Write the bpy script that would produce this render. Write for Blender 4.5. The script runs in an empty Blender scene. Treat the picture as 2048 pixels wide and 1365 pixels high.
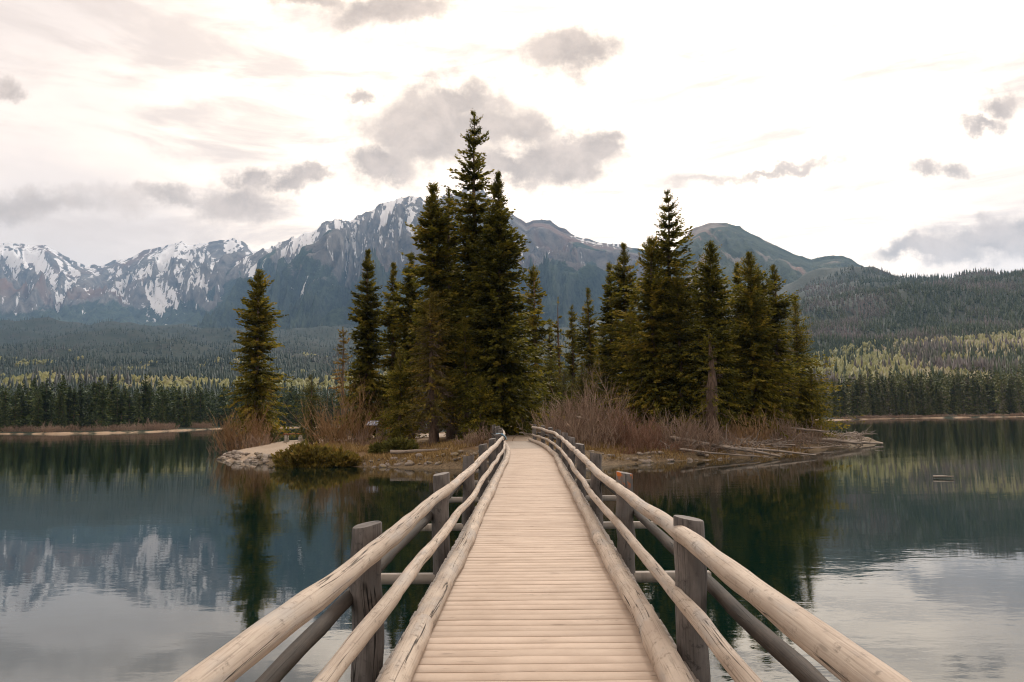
import bpy, math, random
import numpy as np
from mathutils import Vector, Matrix

random.seed(7)
RNG = np.random.default_rng(7)
SC = bpy.context.scene
COL = SC.collection
R = math.radians

# ------------------------------------------------------------------ camera
FPX = 1550.0
CAMZ = 2.6
HORIZON = 834.0
YAW = math.atan(36.0 / FPX)
PITCH = math.atan((HORIZON - 682.5) / FPX)
ROLL = R(0.8)
_f = Vector((-math.sin(YAW) * math.cos(PITCH), math.cos(YAW) * math.cos(PITCH), math.sin(PITCH)))
_r = _f.cross(Vector((0, 0, 1))).normalized()
_u = _r.cross(_f).normalized()
RI = _r * math.cos(ROLL) - _u * math.sin(ROLL)
UI = _u * math.cos(ROLL) + _r * math.sin(ROLL)
cam = bpy.data.cameras.new('camera')
cam.sensor_width = 36
cam.lens = 36 * FPX / 2048
cam.clip_start = 0.05
cam.clip_end = 60000
camo = bpy.data.objects.new('camera', cam)
COL.objects.link(camo)
camo.matrix_world = Matrix(((RI.x, UI.x, -_f.x, 0), (RI.y, UI.y, -_f.y, 0), (RI.z, UI.z, -_f.z, CAMZ), (0, 0, 0, 1)))
SC.camera = camo


def ray(px, py):
    return _f + RI * ((px - 1024) / FPX) - UI * ((py - 682.5) / FPX)


def at(px, py, Y):
    d = ray(px, py)
    return Vector((d.x / d.y * Y, Y, CAMZ + d.z / d.y * Y))


def ground(px, py, z=0.0):
    d = ray(px, py)
    k = (z - CAMZ) / d.z
    return Vector((d.x * k, d.y * k, z))


def tan_se(px, py):
    d = ray(px, py)
    return d.x / d.y, d.z / d.y


# ------------------------------------------------------------------ render settings
SC.render.engine = 'CYCLES'
cy = SC.cycles
cy.use_denoising = True
cy.filter_width = 1.1
cy.max_bounces = 6
cy.diffuse_bounces = 3
cy.glossy_bounces = 3
cy.transmission_bounces = 3
cy.volume_bounces = 0
cy.caustics_reflective = False
cy.caustics_refractive = False
SC.view_settings.view_transform = 'Standard'
SC.view_settings.look = 'None'
SC.view_settings.gamma = 1.0
SC.view_settings.exposure = 1.05
SC.view_settings.use_curve_mapping = False

SUN_EL, SUN_AZ = R(40), R(14)          # azimuth measured from +Y towards +X

# ------------------------------------------------------------------ node helper


class NT:
    def __init__(s, tree):
        s.t = tree
        s.n = tree.nodes
        s.l = tree.links

    def add(s, kind, **kw):
        n = s.n.new(kind)
        ins = kw.pop('ins', {})
        for k, v in kw.items():
            setattr(n, k, v)
        for k, v in ins.items():
            s.put(n.inputs[k], v)
        return n

    def put(s, sock, v):
        if isinstance(v, bpy.types.NodeSocket):
            s.l.new(v, sock)
        else:
            sock.default_value = v

    def math(s, op, a, b=0.0, c=None, clamp=False):
        n = s.n.new('ShaderNodeMath')
        n.operation = op
        n.use_clamp = clamp
        s.put(n.inputs[0], a)
        s.put(n.inputs[1], b)
        if c is not None:
            s.put(n.inputs[2], c)
        return n.outputs[0]

    def dot(s, a, b):
        n = s.n.new('ShaderNodeVectorMath')
        n.operation = 'DOT_PRODUCT'
        s.put(n.inputs[0], a)
        s.put(n.inputs[1], b)
        return n.outputs['Value']

    def mapr(s, v, a, b, c=0.0, d=1.0, smooth=True):
        n = s.n.new('ShaderNodeMapRange')
        n.interpolation_type = 'SMOOTHSTEP' if smooth else 'LINEAR'
        s.put(n.inputs[0], v)
        for i, x in enumerate((a, b, c, d)):
            s.put(n.inputs[i + 1], x)
        return n.outputs[0]

    def mix(s, f, a, b, blend='MIX'):
        n = s.n.new('ShaderNodeMix')
        n.data_type = 'RGBA'
        n.blend_type = blend
        s.put(n.inputs[0], f)
        s.put(n.inputs[6], a if isinstance(a, bpy.types.NodeSocket) else (*a, 1))
        s.put(n.inputs[7], b if isinstance(b, bpy.types.NodeSocket) else (*b, 1))
        return n.outputs[2]

    def noise(s, vec, scale, detail=4, rough=0.55, dist=0.0):
        n = s.add('ShaderNodeTexNoise')
        s.put(n.inputs['Vector'], vec)
        n.inputs['Scale'].default_value = scale
        n.inputs['Detail'].default_value = detail
        n.inputs['Roughness'].default_value = rough
        n.inputs['Distortion'].default_value = dist
        return n.outputs[0]

    def scale(s, vec, sx, sy, sz):
        n = s.add('ShaderNodeMapping')
        s.put(n.inputs['Vector'], vec)
        n.inputs['Scale'].default_value = (sx, sy, sz)
        return n.outputs[0]

    def ramp(s, f, stops):
        n = s.add('ShaderNodeValToRGB')
        cr = n.color_ramp
        while len(cr.elements) < len(stops):
            cr.elements.new(0.5)
        for e, (p, c) in zip(cr.elements, stops):
            e.position = p
            e.color = (*c, 1)
        s.put(n.inputs[0], f)
        return n.outputs[0]


# ------------------------------------------------------------------ world: evening overcast, bright veil with grey cumulus
W = bpy.data.worlds.new('World')
SC.world = W
W.use_nodes = True
w = NT(W.node_tree)
w.n.clear()
wd = w.add('ShaderNodeTexCoord').outputs['Generated']
sky = w.add('ShaderNodeTexSky')
sky.sky_type = 'NISHITA'
sky.sun_disc = False
sky.sun_elevation = SUN_EL
sky.sun_rotation = SUN_AZ
clear = w.mix(1.0, sky.outputs[0], (0.09, 0.09, 0.09), 'MULTIPLY')
nb_low = w.noise(w.scale(wd, 1.0, 1.0, 2.6), 2.6, 5, 0.55)
nb_mid = w.noise(w.scale(wd, 1.0, 1.0, 4.5), 4.5, 7, 0.62, 0.5)
glow = w.dot(wd, tuple(ray(1180, 330).normalized()))
glow = w.mapr(glow, 0.80, 0.99)
left = w.mapr(w.dot(wd, tuple(ray(-150, 380).normalized())), 0.86, 1.0)
lum = w.math('ADD', w.math('MULTIPLY_ADD', nb_low, 0.55, 0.11), w.math('MULTIPLY', glow, 0.30))
lum = w.math('SUBTRACT', lum, w.math('MULTIPLY', left, 0.10))
veil = w.ramp(lum, [(0.12, (0.50, 0.425, 0.375)), (0.32, (0.63, 0.53, 0.455)), (0.50, (0.95, 0.78, 0.62)), (0.75, (1.45, 1.20, 0.93))])
soft = w.mapr(nb_mid, 0.43, 0.66, 0.0, 0.85)
col = w.mix(soft, veil, (0.50, 0.412, 0.35))
# grey cumulus banks: ragged clumps placed by bearing X/Y and height Z/Y
sep = w.add('ShaderNodeSeparateXYZ', ins={0: wd})
dy_ = w.math('MAXIMUM', sep.outputs[1], 0.02)
gn = w.add('ShaderNodeCombineXYZ', ins={0: w.math('DIVIDE', sep.outputs[0], dy_), 1: w.math('DIVIDE', sep.outputs[2], dy_), 2: 0.0}).outputs[0]
warp = w.add('ShaderNodeTexNoise', ins={'Vector': gn, 'Scale': 7.0, 'Detail': 6.0, 'Roughness': 0.68})
wv_ = w.add('ShaderNodeVectorMath', operation='MULTIPLY_ADD', ins={0: warp.outputs['Color'], 1: (0.22, 0.12, 0.0), 2: gn}).outputs[0]
nz1 = w.noise(gn, 16.0, 7, 0.65, 0.2)
CLOUDS = [(905, 255, 170, 90, 1.0), (1040, 262, 90, 62, 1.0), (1115, 325, 110, 48, 1.0), (775, 318, 95, 36, .95), (905, 190, 80, 60, 1.0), (1180, 285, 50, 34, .9), (1010, 345, 110, 36, .9),
          (1145, 108, 95, 46, .95), (515, 345, 50, 28, .8), (490, 402, 90, 42, .85), (590, 350, 48, 22, .8),
          (1850, 510, 130, 24, .85), (1975, 480, 110, 30, .9), (2060, 450, 70, 34, .85), (790, 5, 150, 34, .85), (640, -8, 90, 20, .6),
          (2010, 205, 60, 26, .8), (1950, 240, 50, 14, .7), (15, 172, 45, 20, .65), (1885, 342, 40, 16, .65), (1540, 345, 170, 12, .5), (60, 400, 200, 34, .5), (740, 180, 40, 18, .6), (330, 380, 90, 22, .55)]
cd_ = None
bias = tuple(0.5 * v for v in (0.22, 0.12, 0.0))
for (cx, cyy, wx, wy, st) in CLOUDS:
    sx_, sz_ = tan_se(cx, cyy)
    kx, kz = FPX / wx, FPX / wy
    n_ = w.add('ShaderNodeVectorMath', operation='MULTIPLY_ADD', ins={0: wv_, 1: (kx, kz, 0.0), 2: (-(sx_ + bias[0]) * kx, -(sz_ + bias[1]) * kz, 1.3 * (1 - st))})
    d_ = w.add('ShaderNodeVectorMath', operation='LENGTH', ins={0: n_.outputs[0]}).outputs['Value']
    cd_ = d_ if cd_ is None else w.math('SMOOTH_MIN', cd_, d_, 0.35)
cm = w.mapr(w.math('ADD', cd_, w.math('MULTIPLY', w.math('SUBTRACT', nz1, 0.5), -1.7)), 0.50, 1.66, 1.0, 0.0)
cm = w.math('MULTIPLY', cm, w.mapr(sep.outputs[1], 0.3, 0.5))
# the same kind of cloud everywhere else
rest = w.mapr(w.noise(w.scale(wd, 1, 1, 2.4), 3.1, 6, 0.6), 0.56, 0.68, 0.0, 0.8)
inview = w.mapr(w.dot(wd, tuple(ray(1024, 500).normalized())), 0.70, 0.80, 1.0, 0.0)
cm = w.math('MAXIMUM', cm, w.math('MULTIPLY', rest, inview))
ccol = w.mix(w.mapr(nz1, 0.35, 0.68), (0.300, 0.235, 0.186), (0.45, 0.358, 0.288))
col = w.mix(w.math('MULTIPLY', cm, 0.96), col, ccol)
col = w.mix(0.04, col, clear)
bg = w.add('ShaderNodeBackground')
w.put(bg.inputs[0], col)
bg.inputs[1].default_value = 1.0
W.cycles.sampling_method = 'MANUAL'
W.cycles.sample_map_resolution = 256
wo = w.add('ShaderNodeOutputWorld')
w.l.new(bg.outputs[0], wo.inputs[0])

sun = bpy.data.lights.new('sun', 'SUN')
sun.energy = 1.5
sun.angle = R(14)
sun.color = (1.0, 0.93, 0.84)
suno = bpy.data.objects.new('sun', sun)
COL.objects.link(suno)
_sd = Vector((math.sin(SUN_AZ) * math.cos(SUN_EL), math.cos(SUN_AZ) * math.cos(SUN_EL), math.sin(SUN_EL)))
suno.rotation_euler = _sd.to_track_quat('Z', 'Y').to_euler()
suno.location = (0, 0, 50)

# ------------------------------------------------------------------ numpy noise
_perm = np.random.default_rng(3).permutation(512)
_perm = np.concatenate([_perm, _perm, _perm])
_ga = np.random.default_rng(4).uniform(0, 2 * np.pi, 512)


def perlin(x, y, seed=0):
    x = np.asarray(x, float) + seed * 17.31
    y = np.asarray(y, float) + seed * 9.77
    xi = np.floor(x).astype(int)
    yi = np.floor(y).astype(int)
    fx, fy = x - xi, y - yi
    ux, uy = fx * fx * fx * (fx * (fx * 6 - 15) + 10), fy * fy * fy * (fy * (fy * 6 - 15) + 10)

    def g(ix, iy, dx, dy):
        a = _ga[_perm[(ix & 511) + _perm[iy & 511]] % 512]
        return np.cos(a) * dx + np.sin(a) * dy
    n00, n10 = g(xi, yi, fx, fy), g(xi + 1, yi, fx - 1, fy)
    n01, n11 = g(xi, yi + 1, fx, fy - 1), g(xi + 1, yi + 1, fx - 1, fy - 1)
    return ((n00 * (1 - ux) + n10 * ux) * (1 - uy) + (n01 * (1 - ux) + n11 * ux) * uy) * 1.5


def fbm(x, y, oct=5, seed=0, gain=0.5, lac=2.03):
    s, a = 0, 1.0
    for i in range(oct):
        s = s + a * perlin(x * lac ** i, y * lac ** i, seed + i)
        a *= gain
    return s


def ridged(x, y, oct=5, seed=0, gain=0.55, lac=2.05):
    s, a, wgt = 0, 1.0, 1.0
    for i in range(oct):
        n = 1 - np.abs(perlin(x * lac ** i, y * lac ** i, seed + i)) * 1.6
        n = np.clip(n, 0, 1) ** 2
        s = s + a * n * wgt
        wgt = np.clip(n * 1.4, 0, 1)
        a *= gain
    return s


def sstep(a, b, x):
    t = np.clip((x - a) / (b - a), 0, 1)
    return t * t * (3 - 2 * t)


# ------------------------------------------------------------------ object helpers
def fast_mesh(name, V, F, mat=None, attrs=None, smooth=False, uv=None):
    V = np.asarray(V, np.float32)
    F = np.asarray(F, np.int32)
    k = F.shape[1]
    m = bpy.data.meshes.new(name)
    m.vertices.add(len(V))
    m.vertices.foreach_set('co', V.ravel())
    m.loops.add(F.size)
    m.loops.foreach_set('vertex_index', F.ravel())
    m.polygons.add(len(F))
    m.polygons.foreach_set('loop_start', np.arange(0, F.size, k, dtype=np.int32))
    m.polygons.foreach_set('loop_total', np.full(len(F), k, np.int32))
    if smooth:
        m.polygons.foreach_set('use_smooth', np.ones(len(F), bool))
    if attrs:
        for an, av in attrs.items():
            a = m.attributes.new(an, 'FLOAT', 'POINT')
            a.data.foreach_set('value', np.asarray(av, np.float32))
    if uv is not None:
        l = m.uv_layers.new(name='UVMap')
        l.data.foreach_set('uv', np.asarray(uv, np.float32)[F.ravel()].ravel())
    m.update(calc_edges=True)
    if mat:
        m.materials.append(mat)
    return m


def link(name, mesh, parent=None, loc=None, rot=None, scale=None):
    o = bpy.data.objects.new(name, mesh)
    COL.objects.link(o)
    if parent:
        o.parent = parent
    if loc is not None:
        o.location = loc
    if rot is not None:
        o.rotation_euler = rot
    if scale is not None:
        o.scale = scale if hasattr(scale, '__len__') else (scale,) * 3
    return o


def tag(o, label=None, cat=None, group=None, kind=None):
    if label:
        o['label'] = label
    if cat:
        o['category'] = cat
    if group:
        o['group'] = group
    if kind:
        o['kind'] = kind
    return o


class MB:
    """collects quads (tris as degenerate lists are avoided: quads only) with uv"""

    def __init__(s):
        s.V, s.F, s.UV, s.n = [], [], [], 0

    def addq(s, V, F, UV=None):
        V = np.asarray(V, float)
        s.V.append(V)
        s.F.append(np.asarray(F, int) + s.n)
        s.UV.append(np.zeros((len(V), 2)) if UV is None else np.asarray(UV, float))
        s.n += len(V)

    def tube(s, P, rad, sides=8, cap=True, wob=0.0, seed=0, squash=1.0):
        P = np.asarray(P, float)
        n = len(P)
        rad = np.broadcast_to(np.asarray(rad, float), (n,))
        T = np.gradient(P, axis=0)
        T /= np.linalg.norm(T, axis=1)[:, None] + 1e-9
        ref = np.array([0, 0, 1.0]) if abs(T[:, 2]).mean() < 0.8 else np.array([1.0, 0, 0])
        A = np.cross(T, ref)
        A /= np.linalg.norm(A, axis=1)[:, None] + 1e-9
        B = np.cross(A, T)
        th = np.linspace(0, 2 * np.pi, sides, endpoint=False)
        rr = rad[:, None] * np.ones(sides)
        L = np.concatenate([[0], np.cumsum(np.linalg.norm(np.diff(P, axis=0), axis=1))])
        if wob:
            rr = rr * (1 + wob * perlin(L[:, None] * 1.7 + seed * 3.1, np.cos(th)[None] * 1.3 + np.sin(th)[None] * 0.7 + seed, seed % 7))
        V = P[:, None] + rr[..., None] * (A[:, None] * np.cos(th)[None, :, None] + B[:, None] * np.sin(th)[None, :, None] * squash)
        V = V.reshape(-1, 3)
        i = np.arange(n - 1)[:, None] * sides
        j = np.arange(sides)[None]
        jn = (j + 1) % sides
        F = np.stack([i + j, i + jn, i + sides + jn, i + sides + j], -1).reshape(-1, 4)
        UV = np.stack([np.repeat(L, sides), np.tile(th / (2 * np.pi), n)], 1)
        if cap and sides % 2 == 0:
            extra = []
            nv = len(V)
            V = np.concatenate([V, V[:sides], V[(n - 1) * sides:n * sides]])
            UV = np.concatenate([UV, UV[:sides] * 0 + V[:sides, :2] * 0.3, UV[:sides] * 0 + V[:sides, :2] * 0.3 + 0.5])
            for base, flip in ((nv, True), (nv + sides, False)):
                for k in range(sides // 2 - 1):
                    q = [base + k, base + k + 1, base + sides - 2 - k, base + sides - 1 - k]
                    extra.append(q[::-1] if flip else q)
            F = np.concatenate([F, np.array(extra)])
        s.addq(V, F, UV)

    def box(s, c, d, rot=None):
        c, d = np.asarray(c, float), np.asarray(d, float) / 2
        V = np.array([[x, y, z] for x in (-1, 1) for y in (-1, 1) for z in (-1, 1)]) * d
        if rot is not None:
            V = V @ np.array(rot).T
        V = V + c
        F = [[0, 1, 3, 2], [4, 6, 7, 5], [0, 4, 5, 1], [2, 3, 7, 6], [0, 2, 6, 4], [1, 5, 7, 3]]
        s.addq(V, F, V[:, :2])

    def mesh(s, name, mat, smooth=False):
        return fast_mesh(name, np.concatenate(s.V), np.concatenate(s.F), mat, smooth=smooth, uv=np.concatenate(s.UV))


def rotz(a):
    c, s_ = math.cos(a), math.sin(a)
    return np.array([[c, -s_, 0], [s_, c, 0], [0, 0, 1]])


def empty(name, loc, rz=0.0):
    o = bpy.data.objects.new(name, None)
    COL.objects.link(o)
    o.location = loc
    o.rotation_euler = (0, 0, rz)
    o.empty_display_size = 0.3
    return o


# ------------------------------------------------------------------ materials
def material(name, fn):
    m = bpy.data.materials.new(name)
    m.use_nodes = True
    t = NT(m.node_tree)
    t.n.clear()
    b = t.add('ShaderNodeBsdfPrincipled')
    o = t.add('ShaderNodeOutputMaterial')
    t.l.new(b.outputs[0], o.inputs[0])
    b.inputs['Roughness'].default_value = 0.8
    b.inputs['Specular IOR Level'].default_value = 0.25
    fn(t, b)
    return m


def bump(t, b, h, strength=0.5, dist=0.01):
    n = t.add('ShaderNodeBump')
    n.inputs['Strength'].default_value = strength
    n.inputs['Distance'].default_value = dist
    t.put(n.inputs['Height'], h)
    t.l.new(n.outputs[0], b.inputs['Normal'])


def wood(base, dark, lightv, crack=0.5, patch=None, knot=0.35):
    def fn(t, b):
        uv = t.add('ShaderNodeTexCoord').outputs['UV']
        oi = t.add('ShaderNodeObjectInfo').outputs['Random']
        off = t.add('ShaderNodeCombineXYZ', ins={0: t.math('MULTIPLY', oi, 37.0), 1: 0.0, 2: t.math('MULTIPLY', oi, 11.0)}).outputs[0]
        v = t.add('ShaderNodeVectorMath', operation='ADD', ins={0: uv, 1: off}).outputs[0]
        big = t.noise(t.scale(v, 1.3, 2.2, 1), 1.6, 5, 0.6)
        grain = t.noise(t.scale(v, 2.0, 46, 1), 1.0, 6, 0.65)
        mott = t.noise(t.scale(v, 9, 9, 1), 1.5, 4, 0.6)
        c = t.mix(t.mapr(big, 0.3, 0.7), base, lightv)
        c = t.mix(t.mapr(grain, 0.48, 0.72, 0, 0.62), c, dark)
        c = t.mix(t.mapr(mott, 0.60, 0.75, 0, 0.35), c, dark)
        c = t.mix(t.math('MULTIPLY', t.math('SUBTRACT', oi, 0.0), 0.25), c, dark)
        gw = t.mapr(t.noise(t.scale(v, 0.9, 1.6, 1), 1.7, 4, 0.6), 0.48, 0.66, 0, 0.45)
        c = t.mix(gw, c, tuple(0.75 * (0.34 * base[0] + 0.5 * base[1] + 0.3 * base[2]) for _ in range(3)))
        spots = t.mapr(t.noise(t.scale(v, 6.5, 4.0, 1), 2.0, 5, 0.7), 0.55, 0.70, 0, 0.7)
        c = t.mix(spots, c, tuple(x * 0.8 + 0.02 for x in dark))
        cr = t.noise(t.scale(v, 0.30, 7.0, 1), 1.0, 3, 0.5, 0.15)
        crk = t.mapr(t.math('ABSOLUTE', t.math('SUBTRACT', cr, 0.5)), 0.0, 0.013, 1, 0)
        gate = t.mapr(t.noise(t.scale(v, 0.45, 2.2, 1), 1.3, 2), 0.47, 0.51)
        crk = t.math('MULTIPLY', crk, gate)
        c = t.mix(t.math('MULTIPLY', crk, crack), c, tuple(x * 0.18 for x in dark))
        vo = t.add('ShaderNodeTexVoronoi', ins={'Vector': t.scale(v, 2.3, 5.0, 1), 'Scale': 1.0})
        kn = t.mapr(vo.outputs['Distance'], 0.05, 0.13, 1, 0)
        c = t.mix(t.math('MULTIPLY', kn, knot), c, tuple(x * 0.45 for x in dark))
        if patch:
            gz = t.add('ShaderNodeTexCoord').outputs['Object']
            pz = t.mapr(t.add('ShaderNodeSeparateXYZ', ins={0: gz}).outputs[2], 0.62, 0.80)
            pn = t.mapr(t.noise(gz, 7, 4), 0.58, 0.64)
            c = t.mix(t.math('MULTIPLY', pz, pn), c, patch)
        t.put(b.inputs['Base Color'], c)
        h = t.math('SUBTRACT', t.math('ADD', t.math('MULTIPLY', grain, 0.5), t.math('MULTIPLY', mott, 0.4)), t.math('MULTIPLY', crk, 1.5))
        bump(t, b, h, 0.6, 0.006)
    return fn


M = {}
M['log'] = material('pale_log', wood((0.42, 0.34, 0.275), (0.16, 0.125, 0.098), (0.56, 0.475, 0.395), 0.97))
M['post'] = material('weathered_post', wood((0.105, 0.092, 0.086), (0.020, 0.018, 0.017), (0.235, 0.212, 0.20), 0.97))
M['post_rot'] = material('rotting_post', wood((0.155, 0.135, 0.125), (0.05, 0.042, 0.038), (0.27, 0.245, 0.23), 0.9, patch=(0.45, 0.13, 0.03)))
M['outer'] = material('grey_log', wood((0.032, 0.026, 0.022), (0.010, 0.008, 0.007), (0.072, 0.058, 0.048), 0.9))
M['beam'] = material('beam_timber', wood((0.30, 0.26, 0.22), (0.11, 0.09, 0.075), (0.38, 0.34, 0.30), 0.7))
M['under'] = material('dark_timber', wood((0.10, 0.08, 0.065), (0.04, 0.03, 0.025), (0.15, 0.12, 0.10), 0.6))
M['drift'] = material('driftwood', wood((0.30, 0.245, 0.20), (0.13, 0.10, 0.08), (0.43, 0.365, 0.31), 0.6))
M['orange'] = material('orange_board', wood((0.40, 0.125, 0.035), (0.25, 0.07, 0.02), (0.52, 0.19, 0.06), 0.3))


def plank_mat(base, dark, lightv):
    def fn(t, b):
        oc = t.add('ShaderNodeTexCoord').outputs['Object']
        oi = t.add('ShaderNodeObjectInfo').outputs['Random']
        off = t.add('ShaderNodeCombineXYZ', ins={0: t.math('MULTIPLY', oi, 53.0), 1: t.math('MULTIPLY', oi, 91.0), 2: 0.0}).outputs[0]
        v = t.add('ShaderNodeVectorMath', operation='ADD', ins={0: oc, 1: off}).outputs[0]
        grain = t.noise(t.scale(v, 1.4, 130, 10), 1.0, 6, 0.6)
        big = t.noise(t.scale(v, 2.0, 2.0, 1), 1.2, 4, 0.6)
        fine = t.noise(v, 60, 3, 0.6)
        c = t.mix(t.mapr(big, 0.3, 0.7), base, lightv)
        c = t.mix(t.math('MULTIPLY', oi, 0.32), c, dark)
        c = t.mix(t.mapr(grain, 0.52, 0.78, 0, 0.4), c, dark)
        ex = t.mapr(t.math('ABSOLUTE', t.add('ShaderNodeSeparateXYZ', ins={0: oc}).outputs[0]), 0.84, 0.90, 0, 0.7)
        c = t.mix(ex, c, (0.31, 0.29, 0.275))
        c = t.mix(t.mapr(fine, 0.55, 0.8, 0, 0.18), c, dark)
        cr = t.noise(t.scale(v, 1.0, 17, 1), 1.0, 3, 0.5, 0.3)
        crk = t.mapr(t.math('ABSOLUTE', t.math('SUBTRACT', cr, 0.5)), 0.0, 0.010, 1, 0)
        crk = t.math('MULTIPLY', crk, t.mapr(t.noise(t.scale(v, 1.6, 9, 1), 1.1, 2), 0.58, 0.64))
        c = t.mix(t.math('MULTIPLY', crk, 0.8), c, tuple(x * 0.25 for x in dark))
        vo = t.add('ShaderNodeTexVoronoi', ins={'Vector': t.scale(v, 2.0, 7.0, 1), 'Scale': 1.0})
        kn = t.mapr(vo.outputs['Distance'], 0.06, 0.17, 1, 0)
        kn = t.math('MULTIPLY', kn, t.mapr(t.noise(v, 2.1, 1), 0.52, 0.56))
        c = t.mix(t.math('MULTIPLY', kn, 0.5), c, tuple(x * 0.6 for x in dark))
        t.put(b.inputs['Base Color'], c)
        bump(t, b, t.math('SUBTRACT', t.math('MULTIPLY', grain, 0.6), crk), 0.3, 0.002)
        b.inputs['Roughness'].default_value = 0.75
    return fn


M['plank'] = material('deck_plank', plank_mat((0.42, 0.325, 0.255), (0.24, 0.18, 0.135), (0.51, 0.405, 0.325)))
M['plank_grey'] = material('worn_plank', plank_mat((0.29, 0.24, 0.195), (0.18, 0.145, 0.115), (0.33, 0.275, 0.225)))


def foliage(stops, trans=0.25, hue=0.25):
    def fn(t, b):
        a = t.add('ShaderNodeAttribute', attribute_name='tint').outputs['Fac']
        oi = t.add('ShaderNodeObjectInfo').outputs['Random']
        f = t.math('ADD', a, t.math('MULTIPLY', t.math('SUBTRACT', oi, 0.5), hue), clamp=True)
        c = t.ramp(f, stops)
        t.put(b.inputs['Base Color'], c)
        b.inputs['Roughness'].default_value = 0.65
        b.inputs['Specular IOR Level'].default_value = 0.2
        if trans:
            tr = t.add('ShaderNodeBsdfTranslucent')
            t.put(tr.inputs[0], c)
            mx = t.add('ShaderNodeMixShader')
            mx.inputs[0].default_value = trans
            t.l.new(b.outputs[0], mx.inputs[1])
            t.l.new(tr.outputs[0], mx.inputs[2])
            out = [n for n in t.n if n.type == 'OUTPUT_MATERIAL'][0]
            t.l.new(mx.outputs[0], out.inputs[0])
    return fn


M['spruce'] = material('spruce_needles', foliage([(0.0, (0.050, 0.052, 0.008)), (0.35, (0.125, 0.118, 0.014)), (0.7, (0.215, 0.185, 0.020)), (1.0, (0.33, 0.24, 0.030))], 0.45))
M['pine'] = material('pine_needles', foliage([(0.0, (0.10, 0.085, 0.018)), (0.4, (0.19, 0.15, 0.026)), (0.75, (0.27, 0.19, 0.03)), (1.0, (0.30, 0.15, 0.035))], 0.4))
M['young'] = material('young_needles', foliage([(0.0, (0.06, 0.065, 0.015)), (0.5, (0.13, 0.125, 0.028)), (1.0, (0.21, 0.19, 0.045))]))
M['juniper'] = material('juniper_needles', foliage([(0.0, (0.10, 0.082, 0.018)), (0.5, (0.21, 0.165, 0.036)), (1.0, (0.34, 0.215, 0.05))], 0.4))
M['farspruce'] = material('shore_conifer_needles', foliage([(0.0, (0.030, 0.046, 0.016)), (0.4, (0.058, 0.085, 0.022)), (0.75, (0.10, 0.125, 0.030)), (1.0, (0.16, 0.16, 0.045))], 0.15, 0.45))
M['greyconifer'] = material('pale_conifer_needles', foliage([(0.0, (0.045, 0.055, 0.016)), (0.4, (0.095, 0.110, 0.028)), (0.72, (0.15, 0.15, 0.045)), (1.0, (0.23, 0.20, 0.16))], 0.15, 0.6))
M['slope'] = material('slope_conifer_needles', foliage([(0.0, (0.024, 0.038, 0.014)), (0.4, (0.048, 0.062, 0.020)), (0.6, (0.070, 0.066, 0.050)), (1.0, (0.12, 0.098, 0.092))], 0.0, 0.0))
M['slope_blue'] = material('valley_conifer_needles', foliage([(0.0, (0.010, 0.022, 0.012)), (0.4, (0.020, 0.034, 0.017)), (0.6, (0.034, 0.040, 0.030)), (1.0, (0.065, 0.058, 0.056))], 0.0, 0.0))
M['aspen'] = material('aspen_leaves', foliage([(0.0, (0.13, 0.135, 0.034)), (0.5, (0.20, 0.19, 0.052)), (1.0, (0.25, 0.205, 0.125))], 0.2, 0.0))


def bark(c1, c2):
    def fn(t, b):
        oc = t.add('ShaderNodeTexCoord').outputs['Object']
        n = t.noise(t.scale(oc, 9, 9, 2.2), 1.2, 6, 0.65)
        t.put(b.inputs['Base Color'], t.ramp(n, [(0.32, c1), (0.66, c2)]))
        bump(t, b, n, 0.9, 0.03)
    return fn


M['bark'] = material('bark', bark((0.05, 0.032, 0.022), (0.19, 0.13, 0.095)))
M['greybark'] = material('grey_bark', bark((0.075, 0.056, 0.045), (0.22, 0.17, 0.135)))
M['palebark'] = material('pale_bark', bark((0.26, 0.17, 0.12), (0.45, 0.33, 0.26)))
M['deadtwig'] = material('dead_twig', bark((0.11, 0.075, 0.055), (0.22, 0.16, 0.125)))


def twig(c1, c2):
    def fn(t, b):
        a = t.add('ShaderNodeAttribute', attribute_name='tint').outputs['Fac']
        t.put(b.inputs['Base Color'], t.ramp(a, [(0.0, c1), (1.0, c2)]))
    return fn


M['willow'] = material('willow_twigs', twig((0.17, 0.105, 0.072), (0.44, 0.325, 0.24)))
M['willow_red'] = material('red_willow_twigs', twig((0.18, 0.085, 0.05), (0.38, 0.24, 0.165)))
M['willow_gold'] = material('golden_willow_twigs', twig((0.22, 0.12, 0.055), (0.48, 0.32, 0.17)))
M['grass'] = material('dry_grass', twig((0.20, 0.12, 0.04), (0.46, 0.33, 0.15)))


def rock_fn(t, b):
    oc = t.add('ShaderNodeTexCoord').outputs['Object']
    oi = t.add('ShaderNodeObjectInfo').outputs['Random']
    n = t.noise(oc, 5, 6, 0.65)
    c = t.ramp(n, [(0.3, (0.13, 0.105, 0.09)), (0.7, (0.40, 0.34, 0.29))])
    moss = t.mapr(t.noise(oc, 2.6, 5), 0.50, 0.62, 0, 0.75)
    c = t.mix(t.math('MULTIPLY', moss, oi), c, (0.22, 0.17, 0.06))
    t.put(b.inputs['Base Color'], c)
    bump(t, b, n, 0.7, 0.03)


M['rock'] = material('shore_rock', rock_fn)


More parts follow.
